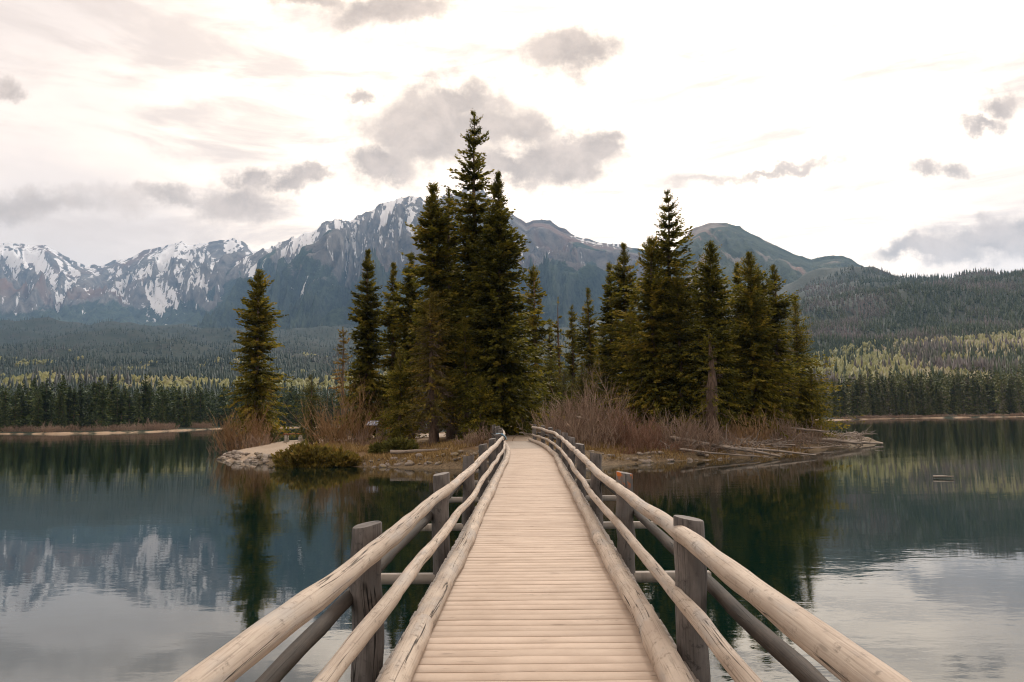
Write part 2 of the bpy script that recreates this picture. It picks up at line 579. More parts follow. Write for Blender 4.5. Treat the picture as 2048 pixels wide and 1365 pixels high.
def water_fn(t, b):
    oc = t.add('ShaderNodeTexCoord').outputs['Object']
    patch = t.mapr(t.noise(t.scale(oc, 0.5, 1.0, 1), 0.10, 3, 0.5), 0.40, 0.66, 0.25, 1.0)
    n1 = t.noise(t.scale(oc, 0.55, 1.25, 1), 1.0, 3, 0.5)
    n2 = t.noise(t.scale(oc, 0.7, 1.2, 1), 3.6, 3, 0.55)
    n0 = t.noise(t.scale(oc, 0.5, 1.0, 1), 0.22, 2, 0.5)
    h = t.math('ADD', t.math('MULTIPLY', n1, 0.030), t.math('MULTIPLY', n2, 0.015))
    h = t.math('MULTIPLY', h, patch)
    h = t.math('ADD', h, t.math('MULTIPLY', n0, 0.03))
    bp = t.add('ShaderNodeBump')
    bp.inputs['Strength'].default_value = 1.0
    bp.inputs['Distance'].default_value = 0.17
    t.put(bp.inputs['Height'], h)
    b.inputs['Base Color'].default_value = (0.002, 0.012, 0.009, 1)
    b.inputs['Roughness'].default_value = 0.03
    b.inputs['IOR'].default_value = 2.0
    b.inputs['Specular IOR Level'].default_value = 0.5
    t.l.new(bp.outputs[0], b.inputs['Normal'])


M['water'] = material('lake_water', water_fn)


def mountain_mat(rock_a, rock_b, red, forest_a, forest_b, scale):
    def fn(t, b):
        oc = t.add('ShaderNodeTexCoord').outputs['Object']
        sn = t.add('ShaderNodeAttribute', attribute_name='snow').outputs['Fac']
        fo = t.add('ShaderNodeAttribute', attribute_name='forest').outputs['Fac']
        rd = t.add('ShaderNodeAttribute', attribute_name='red').outputs['Fac']
        n = t.noise(oc, scale, 8, 0.65)
        n2 = t.noise(oc, scale * 6, 6, 0.7)
        c = t.ramp(n, [(0.33, rock_a), (0.66, rock_b)])
        c = t.mix(t.math('MULTIPLY', t.mapr(rd, 0.35, 0.7), 0.75), c, red)
        fn_ = t.math('ADD', fo, t.math('MULTIPLY', t.math('SUBTRACT', n2, 0.5), 0.9))
        fcol = t.ramp(t.math('ADD', t.math('MULTIPLY', n, 0.5), t.math('MULTIPLY', n2, 0.5)), [(0.42, forest_a), (0.58, forest_b)])
        c = t.mix(t.mapr(fn_, 0.42, 0.58), c, fcol)
        s2 = t.math('ADD', sn, t.math('MULTIPLY', t.math('SUBTRACT', n2, 0.5), 0.5))
        c = t.mix(t.mapr(s2, 0.46, 0.54), c, (0.86, 0.86, 0.88))
        t.put(b.inputs['Base Color'], c)
        b.inputs['Specular IOR Level'].default_value = 0.05
        b.inputs['Roughness'].default_value = 0.95
        bump(t, b, t.math('ADD', n, t.math('MULTIPLY', n2, 0.4)), 1.0, 1.0 / scale * 0.28)
    return fn


M['mountain'] = material('mountain_rock', mountain_mat((0.045, 0.043, 0.046), (0.22, 0.20, 0.185), (0.19, 0.11, 0.08), (0.006, 0.014, 0.009), (0.050, 0.072, 0.040), 0.011))
M['hill'] = material('hill_cover', mountain_mat((0.12, 0.10, 0.085), (0.26, 0.22, 0.18), (0.27, 0.15, 0.10), (0.010, 0.018, 0.008), (0.065, 0.082, 0.038), 0.03))


def terrain_fn(t, b):
    oc = t.add('ShaderNodeTexCoord').outputs['Object']
    sand = t.add('ShaderNodeAttribute', attribute_name='sand').outputs['Fac']
    asp = t.add('ShaderNodeAttribute', attribute_name='aspen').outputs['Fac']
    n = t.noise(oc, 0.02, 7, 0.6)
    n2 = t.noise(oc, 0.12, 6, 0.7)
    c = t.ramp(t.math('ADD', t.math('MULTIPLY', n, 0.5), t.math('MULTIPLY', n2, 0.5)), [(0.38, (0.012, 0.021, 0.012)), (0.5, (0.024, 0.032, 0.019)), (0.64, (0.048, 0.045, 0.036))])
    c = t.mix(t.mapr(t.math('ADD', asp, t.math('MULTIPLY', t.math('SUBTRACT', n2, 0.5), 0.8)), 0.45, 0.6), c, (0.14, 0.13, 0.05))
    s = t.math('ADD', sand, t.math('MULTIPLY', t.math('SUBTRACT', t.noise(oc, 0.6, 4), 0.5), 0.6))
    c = t.mix(t.mapr(s, 0.4, 0.6), c, (0.31, 0.225, 0.155))
    t.put(b.inputs['Base Color'], c)
    b.inputs['Specular IOR Level'].default_value = 0.05
    bump(t, b, n2, 0.8, 2.0)


M['terrain'] = material('valley_ground', terrain_fn)


def island_fn(t, b):
    oc = t.add('ShaderNodeTexCoord').outputs['Object']
    sand = t.add('ShaderNodeAttribute', attribute_name='sand').outputs['Fac']
    bankv = t.add('ShaderNodeAttribute', attribute_name='bank').outputs['Fac']
    n = t.noise(oc, 0.7, 7, 0.65)
    n2 = t.noise(oc, 7.0, 5, 0.7)
    c = t.ramp(n, [(0.32, (0.085, 0.05, 0.028)), (0.5, (0.17, 0.105, 0.05)), (0.68, (0.30, 0.21, 0.10))])
    c = t.mix(t.mapr(n2, 0.5, 0.75, 0, 0.5), c, (0.07, 0.045, 0.03))
    bk = t.math('ADD', bankv, t.math('MULTIPLY', t.math('SUBTRACT', n2, 0.5), 0.7))
    c = t.mix(t.mapr(bk, 0.4, 0.7, 0, 0.85), c, t.ramp(n2, [(0.35, (0.06, 0.044, 0.028)), (0.65, (0.24, 0.18, 0.11))]))
    s = t.math('ADD', sand, t.math('MULTIPLY', t.math('SUBTRACT', n, 0.5), 0.8))
    c = t.mix(t.mapr(s, 0.42, 0.6), c, t.mix(n2, (0.26, 0.195, 0.14), (0.40, 0.315, 0.24)))
    t.put(b.inputs['Base Color'], c)
    bump(t, b, t.math('ADD', n2, n), 0.7, 0.06)


M['island'] = material('island_ground', island_fn)
M['concrete'] = material('bench_support', lambda t, b: t.put(b.inputs['Base Color'], t.ramp(t.noise(t.add('ShaderNodeTexCoord').outputs['Object'], 14, 4), [(0.3, (0.30, 0.27, 0.23)), (0.7, (0.45, 0.41, 0.36))])))
M['blue'] = material('blue_cloth', lambda t, b: t.put(b.inputs['Base Color'], t.ramp(t.noise(t.add('ShaderNodeTexCoord').outputs['Object'], 9, 3), [(0.4, (0.10, 0.19, 0.28)), (0.62, (0.30, 0.42, 0.50))])))
M['strap'] = material('black_strap', lambda t, b: t.put(b.inputs['Base Color'], t.ramp(t.noise(t.add('ShaderNodeTexCoord').outputs['Object'], 20, 3), [(0.4, (0.012, 0.013, 0.016)), (0.6, (0.03, 0.03, 0.034))])))


def panel_fn(t, b):
    oc = t.add('ShaderNodeTexCoord').outputs['Object']
    n = t.noise(t.scale(oc, 6, 14, 1), 1.0, 3)
    t.put(b.inputs['Base Color'], t.ramp(n, [(0.44, (0.72, 0.74, 0.80)), (0.58, (0.33, 0.40, 0.62))]))
    b.inputs['Roughness'].default_value = 0.35


M['panel'] = material('sign_print', panel_fn)

# ------------------------------------------------------------------ STRUCTURE: water, terrain, mountains
m = MB()
m.addq([(-1600, -260, 0), (1600, -260, 0), (1600, 1500, 0), (-1600, 1500, 0)], [[0, 1, 2, 3]])
tag(link('water', m.mesh('water', M['water'])), kind='structure')

# valley terrain: a heightfield spanned by bearing s = X/Y and distance Y
KPX = [-700, 0, 450, 900, 1300, 1560, 1660, 1740, 1850, 2048, 2800]
KY = [340, 500, 700, 1000, 1500, 2200, 3000, 3600]
KV = [[846, 814, 778, 755, 722, 688, 650, 660],
      [844, 812, 776, 753, 722, 688, 650, 665],
      [840, 810, 777, 755, 727, 694, 655, 665],
      [838, 806, 772, 748, 718, 688, 655, 665],
      [834, 800, 765, 735, 700, 668, 645, 655],
      [830, 785, 742, 705, 640, 590, 590, 610],
      [826, 778, 732, 692, 612, 556, 575, 600],
      [824, 774, 726, 684, 585, 540, 575, 610],
      [822, 770, 720, 672, 560, 556, 600, 640],
      [818, 766, 712, 655, 546, 566, 620, 660],
      [818, 766, 712, 655, 546, 566, 620, 660]]
SHORE = [(-700, 874), (0, 868.5), (120, 868.5), (260, 866), (360, 862), (440, 858), (900, 852), (1300, 846), (1660, 841), (1800, 837.5), (2048, 834), (2800, 826)]
_ss = np.array([ground(p, y).x / ground(p, y).y for p, y in SHORE])
_sy = np.array([ground(p, y).y for p, y in SHORE])
_ks = np.array([tan_se(p, 800)[0] for p in KPX])
_ke = np.array([[tan_se(p, v)[1] for v in row] for p, row in zip(KPX, KV)])
_kly = np.log(np.array(KY, float))


def shoreY(s):
    return np.interp(s, _ss, _sy) + 5 * perlin(np.asarray(s) * 23, np.asarray(s) * 0 + 0.5, 5) + 2 * perlin(np.asarray(s) * 80, np.asarray(s) * 0 + 2.5, 5)


def terrain_z(s, Y):
    s, Y = np.broadcast_arrays(np.asarray(s, float), np.asarray(Y, float))
    ly = np.log(np.maximum(Y, 100))
    fi = np.clip(np.searchsorted(_ks, s) - 1, 0, len(_ks) - 2)
    ft = np.clip((s - _ks[fi]) / (_ks[fi + 1] - _ks[fi]), 0, 1)
    ft = ft * ft * (3 - 2 * ft)
    gi = np.clip(np.searchsorted(_kly, ly) - 1, 0, len(_kly) - 2)
    gt = np.clip((ly - _kly[gi]) / (_kly[gi + 1] - _kly[gi]), 0, 1)
    e = (_ke[fi, gi] * (1 - gt) + _ke[fi, gi + 1] * gt) * (1 - ft) + (_ke[fi + 1, gi] * (1 - gt) + _ke[fi + 1, gi + 1] * gt) * ft
    z = CAMZ + e * Y
    X = s * Y
    z = z + np.minimum(Y * 0.020, 42) * fbm(X / 420, Y / 420, 4, 11) * sstep(330, 700, Y)
    sh = shoreY(s)
    d = Y - sh
    near = np.where(d < 0, d * 0.06, 0.38 * sstep(0, 3.5, d) + 0.02 * np.maximum(d - 3.5, 0))
    f = sstep(0, 1, (Y - (sh + 25)) / np.maximum(380 - sh - 25, 40))
    return near * (1 - f) + np.maximum(z, 1.0) * f


def aspen_mask(s, Y):
    X = s * Y
    n = fbm(X / 60, Y / 110, 3, 21)
    n2 = fbm(X / 170, Y / 240, 3, 31)
    lft = sstep(-0.05, -0.2, s) * sstep(520, 600, Y) * sstep(980, 800, Y) * sstep(-0.25, 0.12, n + 0.2)
    l2 = sstep(-0.05, -0.2, s) * sstep(850, 900, Y) * sstep(1600, 1200, Y) * sstep(0.30, 0.5, n)
    rgt = sstep(0.26, 0.33, s) * sstep(400, 450, Y) * sstep(1000, 800, Y) * sstep(-0.25, 0.2, n2 + 0.42 - np.clip((s - 0.47) * 2.4, 0, 0.7))
    return np.clip(lft + 0.9 * l2 + rgt, 0, 1)


def terrain_grid(name, s0, s1, ns, ylist, sand_on=True):
    s = np.linspace(s0, s1, ns)
    S, T = np.meshgrid(s, np.linspace(0, 1, ylist), indexing='ij')
    Y0 = (shoreY(s) - 14)[:, None]
    Y = Y0 * (3600 / Y0) ** (T ** 1.25)
    Z = terrain_z(S, Y)
    V = np.stack([S * Y, Y, Z], -1).reshape(-1, 3)
    i = np.arange(ns - 1)[:, None] * ylist + np.arange(ylist - 1)[None]
    F = np.stack([i, i + ylist, i + ylist + 1, i + 1], -1).reshape(-1, 4)
    d = (Y - shoreY(S))
    sand = sstep(4.6, 2.6, d) * sstep(-3, 0, d) * (0.62 + 0.5 * perlin(S * 60, d * 0.05, 9))
    return link(name, fast_mesh(name, V, F, M['terrain'], {'sand': sand.ravel(), 'aspen': aspen_mask(S, Y).ravel()}, smooth=True))


tag(terrain_grid('terrain', -1.15, 1.15, 460, 160), kind='structure')

# low land behind and beside the camera so that the lake is closed all round
th = np.linspace(R(52), R(308), 120)
rr = np.array([0, 6, 20, 60, 150, 400, 900, 1600, 2600, 4200])
TH, RR = np.meshgrid(th, rr, indexing='ij')
r0 = 30 + 240 * np.clip(1 - np.abs(TH - np.pi) / R(95), 0, 1) * 0 + np.interp(np.abs(TH - np.pi), [0, R(60), R(128)], [2.5, 130, 330])
rad = r0 + RR
zz = -0.8 + 1.7 * sstep(0, 6, RR) + 0.03 * np.maximum(RR - 6, 0) + 0.10 * np.maximum(RR - 300, 0) + 20 * sstep(100, 900, RR) * perlin(TH * 9, RR / 500, 4)
V = np.stack([np.sin(TH) * rad, np.cos(TH) * rad - 1.5, zz], -1).reshape(-1, 3)
i = np.arange(len(th) - 1)[:, None] * len(rr) + np.arange(len(rr) - 1)[None]
F = np.stack([i, i + 1, i + len(rr) + 1, i + len(rr)], -1).reshape(-1, 4)
tag(link('land_behind', fast_mesh('land_behind', V, F, M['terrain'], {'sand': (sstep(8, 4, RR)).ravel(), 'aspen': np.zeros(RR.size)}, smooth=True)), kind='structure')


def mountain(name, ridge, Yr, Yf, foot, Yb, ns, nt, mat, spurs, amp, snow_fn, forest_fn, red_fn, seed, slant=0.0, crest_noise=0.012, power=1.15):
    """ridge: pixel outline turned into bearings; Yr crest distance, Yf front foot distance, foot: pixel row of the front foot"""
    rs = np.array([tan_se(px, py) for px, py in ridge])
    s = np.linspace(rs[0, 0], rs[-1, 0], ns)
    e = np.interp(s, rs[:, 0], rs[:, 1])
    yr = np.interp(s, np.linspace(rs[0, 0], rs[-1, 0], len(Yr)), Yr)
    zc = CAMZ + e * yr
    zf = CAMZ + np.array([tan_se(1024, foot)[1]])[0] * Yf * np.ones(ns)
    tf = np.linspace(0, 1, nt)
    tb = np.linspace(0, 1, nt // 5)[1:]
    S = s[:, None]
    # front
    T = tf[None] * np.ones((ns, 1))
    Y = Yf + (yr[:, None] - Yf) * T
    X = S * Y
    g = T ** power
    Z = zf[:, None] + (zc - zf)[:, None] * g
    H = (zc - zf)[:, None]
    Xc = S * yr[:, None]
    lat = Xc / spurs + slant * (1 - T) + 0.35 * fbm(Xc / spurs * 0.8, T * 1.2, 3, seed + 40)
    rd = ridged(lat, T * 0.9 + seed, 6, seed)
    fine = ridged(lat * 4.2, T * 3.0 + seed, 5, seed + 9)
    fine2 = ridged(lat * 15.0, T * 9.0 + seed, 4, seed + 19)
    env = np.clip(T * 3, 0, 1) * (1 - sstep(0.8, 1.0, T) * 0.9)
    Z = Z + amp * H * (rd - 0.9) * env * 0.5 + amp * 0.24 * H * (fine - 0.8) * env + amp * 0.055 * H * (fine2 - 0.8) * env
    Z = Z + crest_noise * H * (ridged(Xc / (spurs * 0.22), T * 2.0, 4, seed + 3) - 0.8) * sstep(0.7, 1, T)
    lim = zf[:, None] / Yf * 0 + (CAMZ + (e[:, None] - 0.004 - 0.045 * (1 - T)) * Y)
    over = Z - lim
    kk = 0.02 * H
    Z = np.where(T < 0.999, lim + np.where(over > 0, 0.12 * over, over), Z)
    Z2 = Z[:, -1:] * (1 - tb[None]) ** 1.1
    Y2 = yr[:, None] + (Yb - yr[:, None]) * tb[None]
    V = np.concatenate([np.stack([X, Y, Z], -1), np.stack([S * Y2, Y2, Z2 - 5], -1)], 1)
    n2 = V.shape[1]
    i = np.arange(ns - 1)[:, None] * n2 + np.arange(n2 - 1)[None]
    F = np.stack([i, i + n2, i + n2 + 1, i + 1], -1).reshape(-1, 4)
    px = 1024 + FPX * S      # rough bearing in picture units, only to vary the cover along the range
    hn = (Z - CAMZ) / Y
    args = dict(T=T, S=S, X=X, Y=Y, Z=Z, e=hn, rd=rd, fine=fine, lat=lat)
    pad = np.zeros((ns, len(tb)))

    def full(a):
        return np.concatenate([a, pad + a[:, -1:]], 1).ravel()
    at_ = {'snow': full(snow_fn(**args)), 'forest': full(forest_fn(**args)), 'red': full(red_fn(**args))}
    o = link(name, fast_mesh(name, V.reshape(-1, 3), F, M[mat], at_, smooth=True))
    return tag(o, kind='structure')


def E(py):
    return tan_se(1024, py)[1]


def streak(X, T, sc, seed, slant=0.0):
    return fbm(X / sc + slant * T, T * 2.2, 5, seed, 0.6)


def nrm(a):
    return (a - a.mean()) / (a.std() + 1e-9)


def snow_field(lat, T, rd, fine, sd, k1=21.0, k2=6.5):
    st = fbm((lat + 0.55 * T) * k1, T * k2, 5, sd, 0.6)
    lo = fbm(lat * 2.2, T * 2.5, 3, sd + 20)
    st2 = fbm((lat - 0.35 * T) * k1 * 2.3, T * k2 * 3.0, 4, sd + 7, 0.65)
    return nrm(0.7 * nrm(st) + 0.75 * nrm(st2) - 0.6 * nrm(rd) - 0.75 * nrm(fine) + 0.6 * nrm(lo))


def snow_a(T, S, X, Y, Z, e, rd, fine, lat):
    cov = np.interp(e, [E(640), E(600), E(560), E(520), E(480)], [-2.6, -1.2, -0.25, -0.1, 0.0])
    return np.clip(0.5 + 0.22 * (snow_field(lat, T, rd, fine, 61) + cov), 0, 1)


def snow_b(T, S, X, Y, Z, e, rd, fine, lat):
    cov = np.interp(e, [E(620), E(560), E(500), E(440), E(385)], [-3.2, -2.1, -1.2, -0.85, -0.8])
    cov = cov + np.interp(S, [-0.36, -0.22, -0.12, 0.0, 0.2], [0.75, 0.5, 0.0, -0.05, 0.0])
    return np.clip(0.5 + 0.24 * (snow_field(lat, T, rd, fine, 71, 19.0, 8.0) + cov), 0, 1)


# far snowy range
mountain('snowy_mountain',
         [(-900, 470), (-500, 440), (-250, 500), (-120, 470), (0, 487), (30, 485), (62, 489), (90, 489), (112, 502), (140, 521), (170, 531), (200, 530), (232, 520), (262, 513), (300, 500), (335, 489), (362, 480), (376, 488), (400, 486), (430, 480), (468, 476), (490, 487), (510, 502), (560, 520), (640, 560), (760, 640)],
         [7600, 7600, 7400, 7000], 4200, 640, 9400, 420, 140, 'mountain', 900, 0.26,
         snow_a,
         lambda T, S, X, Y, Z, e, rd, fine, lat: sstep(E(566), E(612), e + 0.02 * streak(X, T, 900, 62)),
         lambda T, S, X, Y, Z, e, rd, fine, lat: np.clip(0.18 + 0.55 * streak(X, T, 700, 63), 0, 1) * sstep(E(640), E(600), e), 3)

# the pyramid-shaped main massif
mountain('rocky_mountain',
         [(380, 600), (440, 545), (500, 506), (525, 497), (555, 486), (580, 477), (605, 463), (625, 459), (648, 442), (672, 434), (700, 436), (722, 430), (745, 416), (762, 406), (785, 395), (808, 389), (826, 385), (840, 391), (852, 402), (872, 392), (888, 386), (905, 380), (935, 372), (965, 378), (1000, 400), (1030, 432), (1052, 449), (1066, 441), (1082, 440), (1098, 443), (1120, 457), (1150, 469), (1167, 475), (1190, 482), (1212, 484), (1246, 490), (1275, 497), (1295, 504), (1350, 530), (1430, 575), (1500, 620)],
         [6000, 5700, 5500, 5300, 5300], 2500, 700, 8200, 620, 200, 'mountain', 620, 0.30,
         snow_b,
         lambda T, S, X, Y, Z, e, rd, fine, lat: sstep(E(490), E(552), e - 0.018 * nrm(rd) + 0.024 * streak(X, T, 500, 72) + 0.022 * sstep(-0.05, 0.1, S)),
         lambda T, S, X, Y, Z, e, rd, fine, lat: np.clip(0.22 + 0.5 * fbm(X / 420, Y / 500, 4, 73) + 0.22 * sstep(-0.1, 0.02, S), 0, 1), 7, slant=0.9)

# rounded hill
mountain('rounded_hill',
         [(1180, 640), (1250, 585), (1310, 540), (1340, 510), (1366, 478), (1380, 462), (1400, 450), (1428, 444), (1455, 446), (1480, 455), (1510, 470), (1550, 491), (1590, 508), (1622, 519), (1645, 515), (1665, 511), (1685, 511), (1702, 516), (1720, 530), (1780, 552), (1850, 575), (1950, 610), (2100, 640)],
         [4300, 4200, 4000], 2000, 690, 6000, 320, 120, 'hill', 520, 0.14,
         lambda T, S, X, Y, Z, e, rd, fine, lat: np.clip(0.30 + 0.4 * sstep(E(462), E(442), e) - 0.5 * (fine - 0.8) + 0.2 * streak(X, T, 160, 81), 0, 1) * sstep(E(468), E(450), e) * 0.8,
         lambda T, S, X, Y, Z, e, rd, fine, lat: np.clip(0.75 - 0.25 * sstep(E(500), E(440), e) + 0.55 * fbm(X / 300, Y / 300, 4, 82) + 0.9 * (S - 0.27), 0, 1),
         lambda T, S, X, Y, Z, e, rd, fine, lat: np.clip(0.3 + 0.5 * fbm(X / 330, Y / 380, 3, 83), 0, 1), 13, crest_noise=0.006, power=1.0)

# ------------------------------------------------------------------ ISLAND ground
FRONT = [(436, 916), (452, 920), (480, 924), (520, 926), (570, 930), (640, 932), (720, 934), (800, 935), (880, 937), (960, 938), (1060, 938), (1150, 934), (1210, 930), (1262, 927), (1340, 923), (1420, 920), (1480, 917), (1540, 912), (1600, 905), (1660, 898), (1710, 892), (1765, 886.5)]
POLY = [tuple(ground(px, py)[:2]) for px, py in FRONT]
_b = POLY[-1]
POLY += [(_b[0] + 1, _b[1] + 3), (_b[0] - 4, 76), (26, 84), (14, 92), (-4, 94), (-17, 88), (-22.5, 78), (-24.5, 68), (-23.6, 60)]
POLY = np.array(POLY)


def poly_dist(X, Y):
    X, Y = np.asarray(X, float), np.asarray(Y, float)
    d = np.full(X.shape, 1e9)
    inside = np.zeros(X.shape, bool)
    n = len(POLY)
    for k in range(n):
        a, b_ = POLY[k], POLY[(k + 1) % n]
        ab = b_ - a
        t = np.clip(((X - a[0]) * ab[0] + (Y - a[1]) * ab[1]) / (ab @ ab), 0, 1)
        d = np.minimum(d, np.hypot(X - a[0] - t * ab[0], Y - a[1] - t * ab[1]))
        c = ((a[1] > Y) != (b_[1] > Y)) & (X < (b_[0] - a[0]) * (Y - a[1]) / (b_[1] - a[1] + 1e-12) + a[0])
        inside ^= c
    return np.where(inside, d, -d)


def path_x(Y):
    return -0.0033 * np.maximum(0, np.asarray(Y, float) - 25) ** 2


DS = tan_se(1060, 820)[1]


def deck_z(Y):
    return 0.95 + DS * np.asarray(Y, float)


def island_z(X, Y):
    X, Y = np.asarray(X, float), np.asarray(Y, float)
    d = poly_dist(X, Y) + 0.5 * perlin(X * 0.45, Y * 0.45, 2) + 0.25 * perlin(X * 1.3, Y * 1.3, 3)
    z = np.where(d < 0, 0.22 * d, 0.42 * sstep(0, 0.9, d) + 0.5 * sstep(0.8, 5, d) + 0.25 * sstep(5, 14, d))
    z = np.maximum(z, -2.2)
    z = z + 0.10 * fbm(X * 0.35, Y * 0.35, 4, 8) * sstep(-0.5, 2, d)
    m1 = np.exp(-((X + 1.0) / 3.6) ** 2) * sstep(39.2, 42.0, Y)
    z = z * (1 - m1) + m1 * (1.24 + 0.045 * np.clip(Y - 42, 0, 11))
    return z


def sand_mask(X, Y):
    pth = np.exp(-((X - path_x(np.minimum(Y, 46)) - 0.1) / 1.5) ** 2) * sstep(40.5, 41.2, Y) * sstep(58, 50, Y)
    beach = np.exp(-((X + 18.2 + 0.12 * (Y - 56)) / 3.6) ** 4 - ((Y - 57) / 8.5) ** 4) * 1.1
    inner = np.exp(-((X + 8) / 7.0) ** 2 - ((Y - 63) / 6.0) ** 2)
    return np.clip(pth + beach + inner, 0, 1)


gx, gy = np.meshgrid(np.arange(-34, 40, 0.4), np.arange(34, 100, 0.4), indexing='ij')
gz = island_z(gx, gy)
V = np.stack([gx, gy, gz], -1).reshape(-1, 3)
nx, ny = gx.shape
i = np.arange(nx - 1)[:, None] * ny + np.arange(ny - 1)[None]
F = np.stack([i, i + ny, i + ny + 1, i + 1], -1).reshape(-1, 4)
pd = poly_dist(gx, gy)
keep = (pd.ravel()[F].max(1) > -6)
isl = link('island', fast_mesh('island', V, F[keep], M['island'], {'sand': sand_mask(gx, gy).ravel(), 'bank': (sstep(2.2, 0.5, pd)).ravel()}, smooth=True))
tag(isl, kind='structure')


def gz1(x, y):
    return float(island_z(np.array([x]), np.array([y]))[0])


# ------------------------------------------------------------------ FOOTBRIDGE
bridge = empty('log_footbridge', (0, 0, 0))
tag(bridge, 'long wooden footbridge with pale wavy log rails leading to the island', 'footbridge')
Y0B, Y1B = -3.0, 41.6
POSTY = [-2.8, 1.27] + [5.33 + 4.05 * k for k in range(10)]


def heading(Y):
    return math.atan2(-(float(path_x(Y + 0.2)) - float(path_x(Y - 0.2))) / 0.4, 1.0)


def plank_mesh(seed):
    rg = np.random.default_rng(seed)
    hw, hl, th = 0.0740, 0.985, 0.045
    xs = np.linspace(-hl, hl, 5)
    prof = [(-hw, -th), (-hw, -0.0025), (-hw + 0.003, 0), (hw - 0.003, 0), (hw, -0.0025), (hw, -th)]
    V, F = [], []
    for k, x in enumerate(xs):
        dz = 0.0012 * rg.standard_normal()
        dy = 0.0012 * rg.standard_normal()
        for (y, z) in prof:
            V.append((x, y + dy * (1 if y > 0 else -0.6), z + dz * (0.6 + 0.4 * (y > 0))))
    n = len(prof)
    for k in range(len(xs) - 1):
        for j in range(n):
            F.append([k * n + j, k * n + (j + 1) % n, (k + 1) * n + (j + 1) % n, (k + 1) * n + j])
    for b_, fl in ((0, 0), ((len(xs) - 1) * n, 1)):
        for q in ([0, 1, 4, 5], [1, 2, 3, 4]):
            q = [b_ + z for z in q]
            F.append(q[::-1] if fl else q)
    return V, F


PM = [fast_mesh('plank', *plank_mesh(s), M['plank']) for s in range(9)]
PG = [fast_mesh('plank', *plank_mesh(s), M['plank_grey']) for s in range(20, 25)]
yy = Y0B + 0.08
while yy < Y1B - 0.05:
    wsc = random.choice([1.0, 1.0, 1.0, 0.96, 0.93, 1.03])
    grey = yy > 33.5
    o = link('plank', random.choice(PG if grey else PM), bridge,
             (float(path_x(yy)) + random.uniform(-0.007, 0.007), yy, float(deck_z(yy)) + random.uniform(-0.0015, 0.0015)),
             (math.atan(DS), 0, heading(yy) + random.uniform(-0.0022, 0.0022)), (random.choice([1, -1]), wsc, 1))
    yy += 0.1525 * wsc + random.choice([0, 0, 0.001, 0.003])


def rail_path(x0, h, Ya, Yb, amp, seed, step=0.14):
    hk = None
    if isinstance(h, tuple):
        hk, h = h, 0.0
    Y = np.arange(Ya, Yb + 1e-6, step)
    if Yb - Y[-1] > 0.02:
        Y = np.append(Y, Yb)
    wx = amp * (1.0 * perlin(Y / 2.9, Y * 0 + seed * 1.7, 1) + 0.22 * perlin(Y / 1.0, Y * 0 + seed * 2.3, 2)) * 1.5
    wz = amp * (0.8 * perlin(Y / 3.1, Y * 0 + seed * 3.1, 3) + 0.22 * perlin(Y / 1.1, Y * 0 + seed * 0.9, 4)) * 1.5
    if hk:
        h = np.interp(Y, [0, 4.5, 5.33, 9.35, 13.4, 17.4, 42], hk)
    return np.stack([path_x(Y) + x0 + wx, Y, deck_z(Y) + h + wz], 1)


def rail(name, x0, h, rad, amp, mat, seed, joints, sides=16, wob=0.07, taper=0.10, ends=None):
    js = [Y0B] + joints + [ends or Y1B]
    for k in range(len(js) - 1):
        P = rail_path(x0, h, js[k] - (0.0 if k == 0 else 0.05), js[k + 1] + 0.05, amp, seed)
        n = len(P)
        L = np.linspace(0, 1, n)
        r_ = rad * (1 + taper * (0.5 - L) * (1 if k % 2 else -1)) * (1 + 0.07 * perlin(P[:, 1] * 0.9, P[:, 1] * 0 + seed + 5, 6) + 0.05 * perlin(P[:, 1] * 2.9, P[:, 1] * 0 + seed, 6))
        r_[0] *= 0.9
        r_[-1] *= 0.9
        b = MB()
        b.tube(P, r_, sides, True, wob, seed + k)
        link(name, b.mesh(name, M[mat], True), bridge)


JA = [5.45, 13.4, 21.5, 29.6, 37.7]
JB = [1.4, 9.35, 17.5, 25.6, 33.7]
HT = (0.89, 0.834, 0.805, 0.737, 0.718, 0.709, 0.737)
HM = (0.45, 0.431, 0.412, 0.345, 0.307, 0.307, 0.335)
rail('top_rail', -0.975, HT, 0.057, 0.020, 'log', 1, JB)
rail('top_rail', 0.975, HT, 0.058, 0.020, 'log', 2, [1.0, 7.4, 16.9, 25.2, 33.2])
rail('middle_rail', -0.95, HM, 0.048, 0.019, 'log', 3, JA)
rail('middle_rail', 0.95, HM, 0.048, 0.020, 'log', 4, JB)
rail('kerb_log', -0.815, 0.078, 0.085, 0.018, 'log', 5, [5.9, 10.1, 16.0, 24.0, 32.0])
rail('kerb_log', 0.815, 0.078, 0.085, 0.020, 'log', 6, [5.7, 9.6, 14.5, 22.0, 30.0])
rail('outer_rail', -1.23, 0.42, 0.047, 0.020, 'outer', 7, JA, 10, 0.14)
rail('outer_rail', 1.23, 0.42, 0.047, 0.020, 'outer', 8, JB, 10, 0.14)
for x0 in (-0.72, 0.0, 0.72):
    rail('stringer', x0, -0.158, 0.113, 0.012, 'under', 20 + int(x0 * 10), [13.4, 29.6], 8)


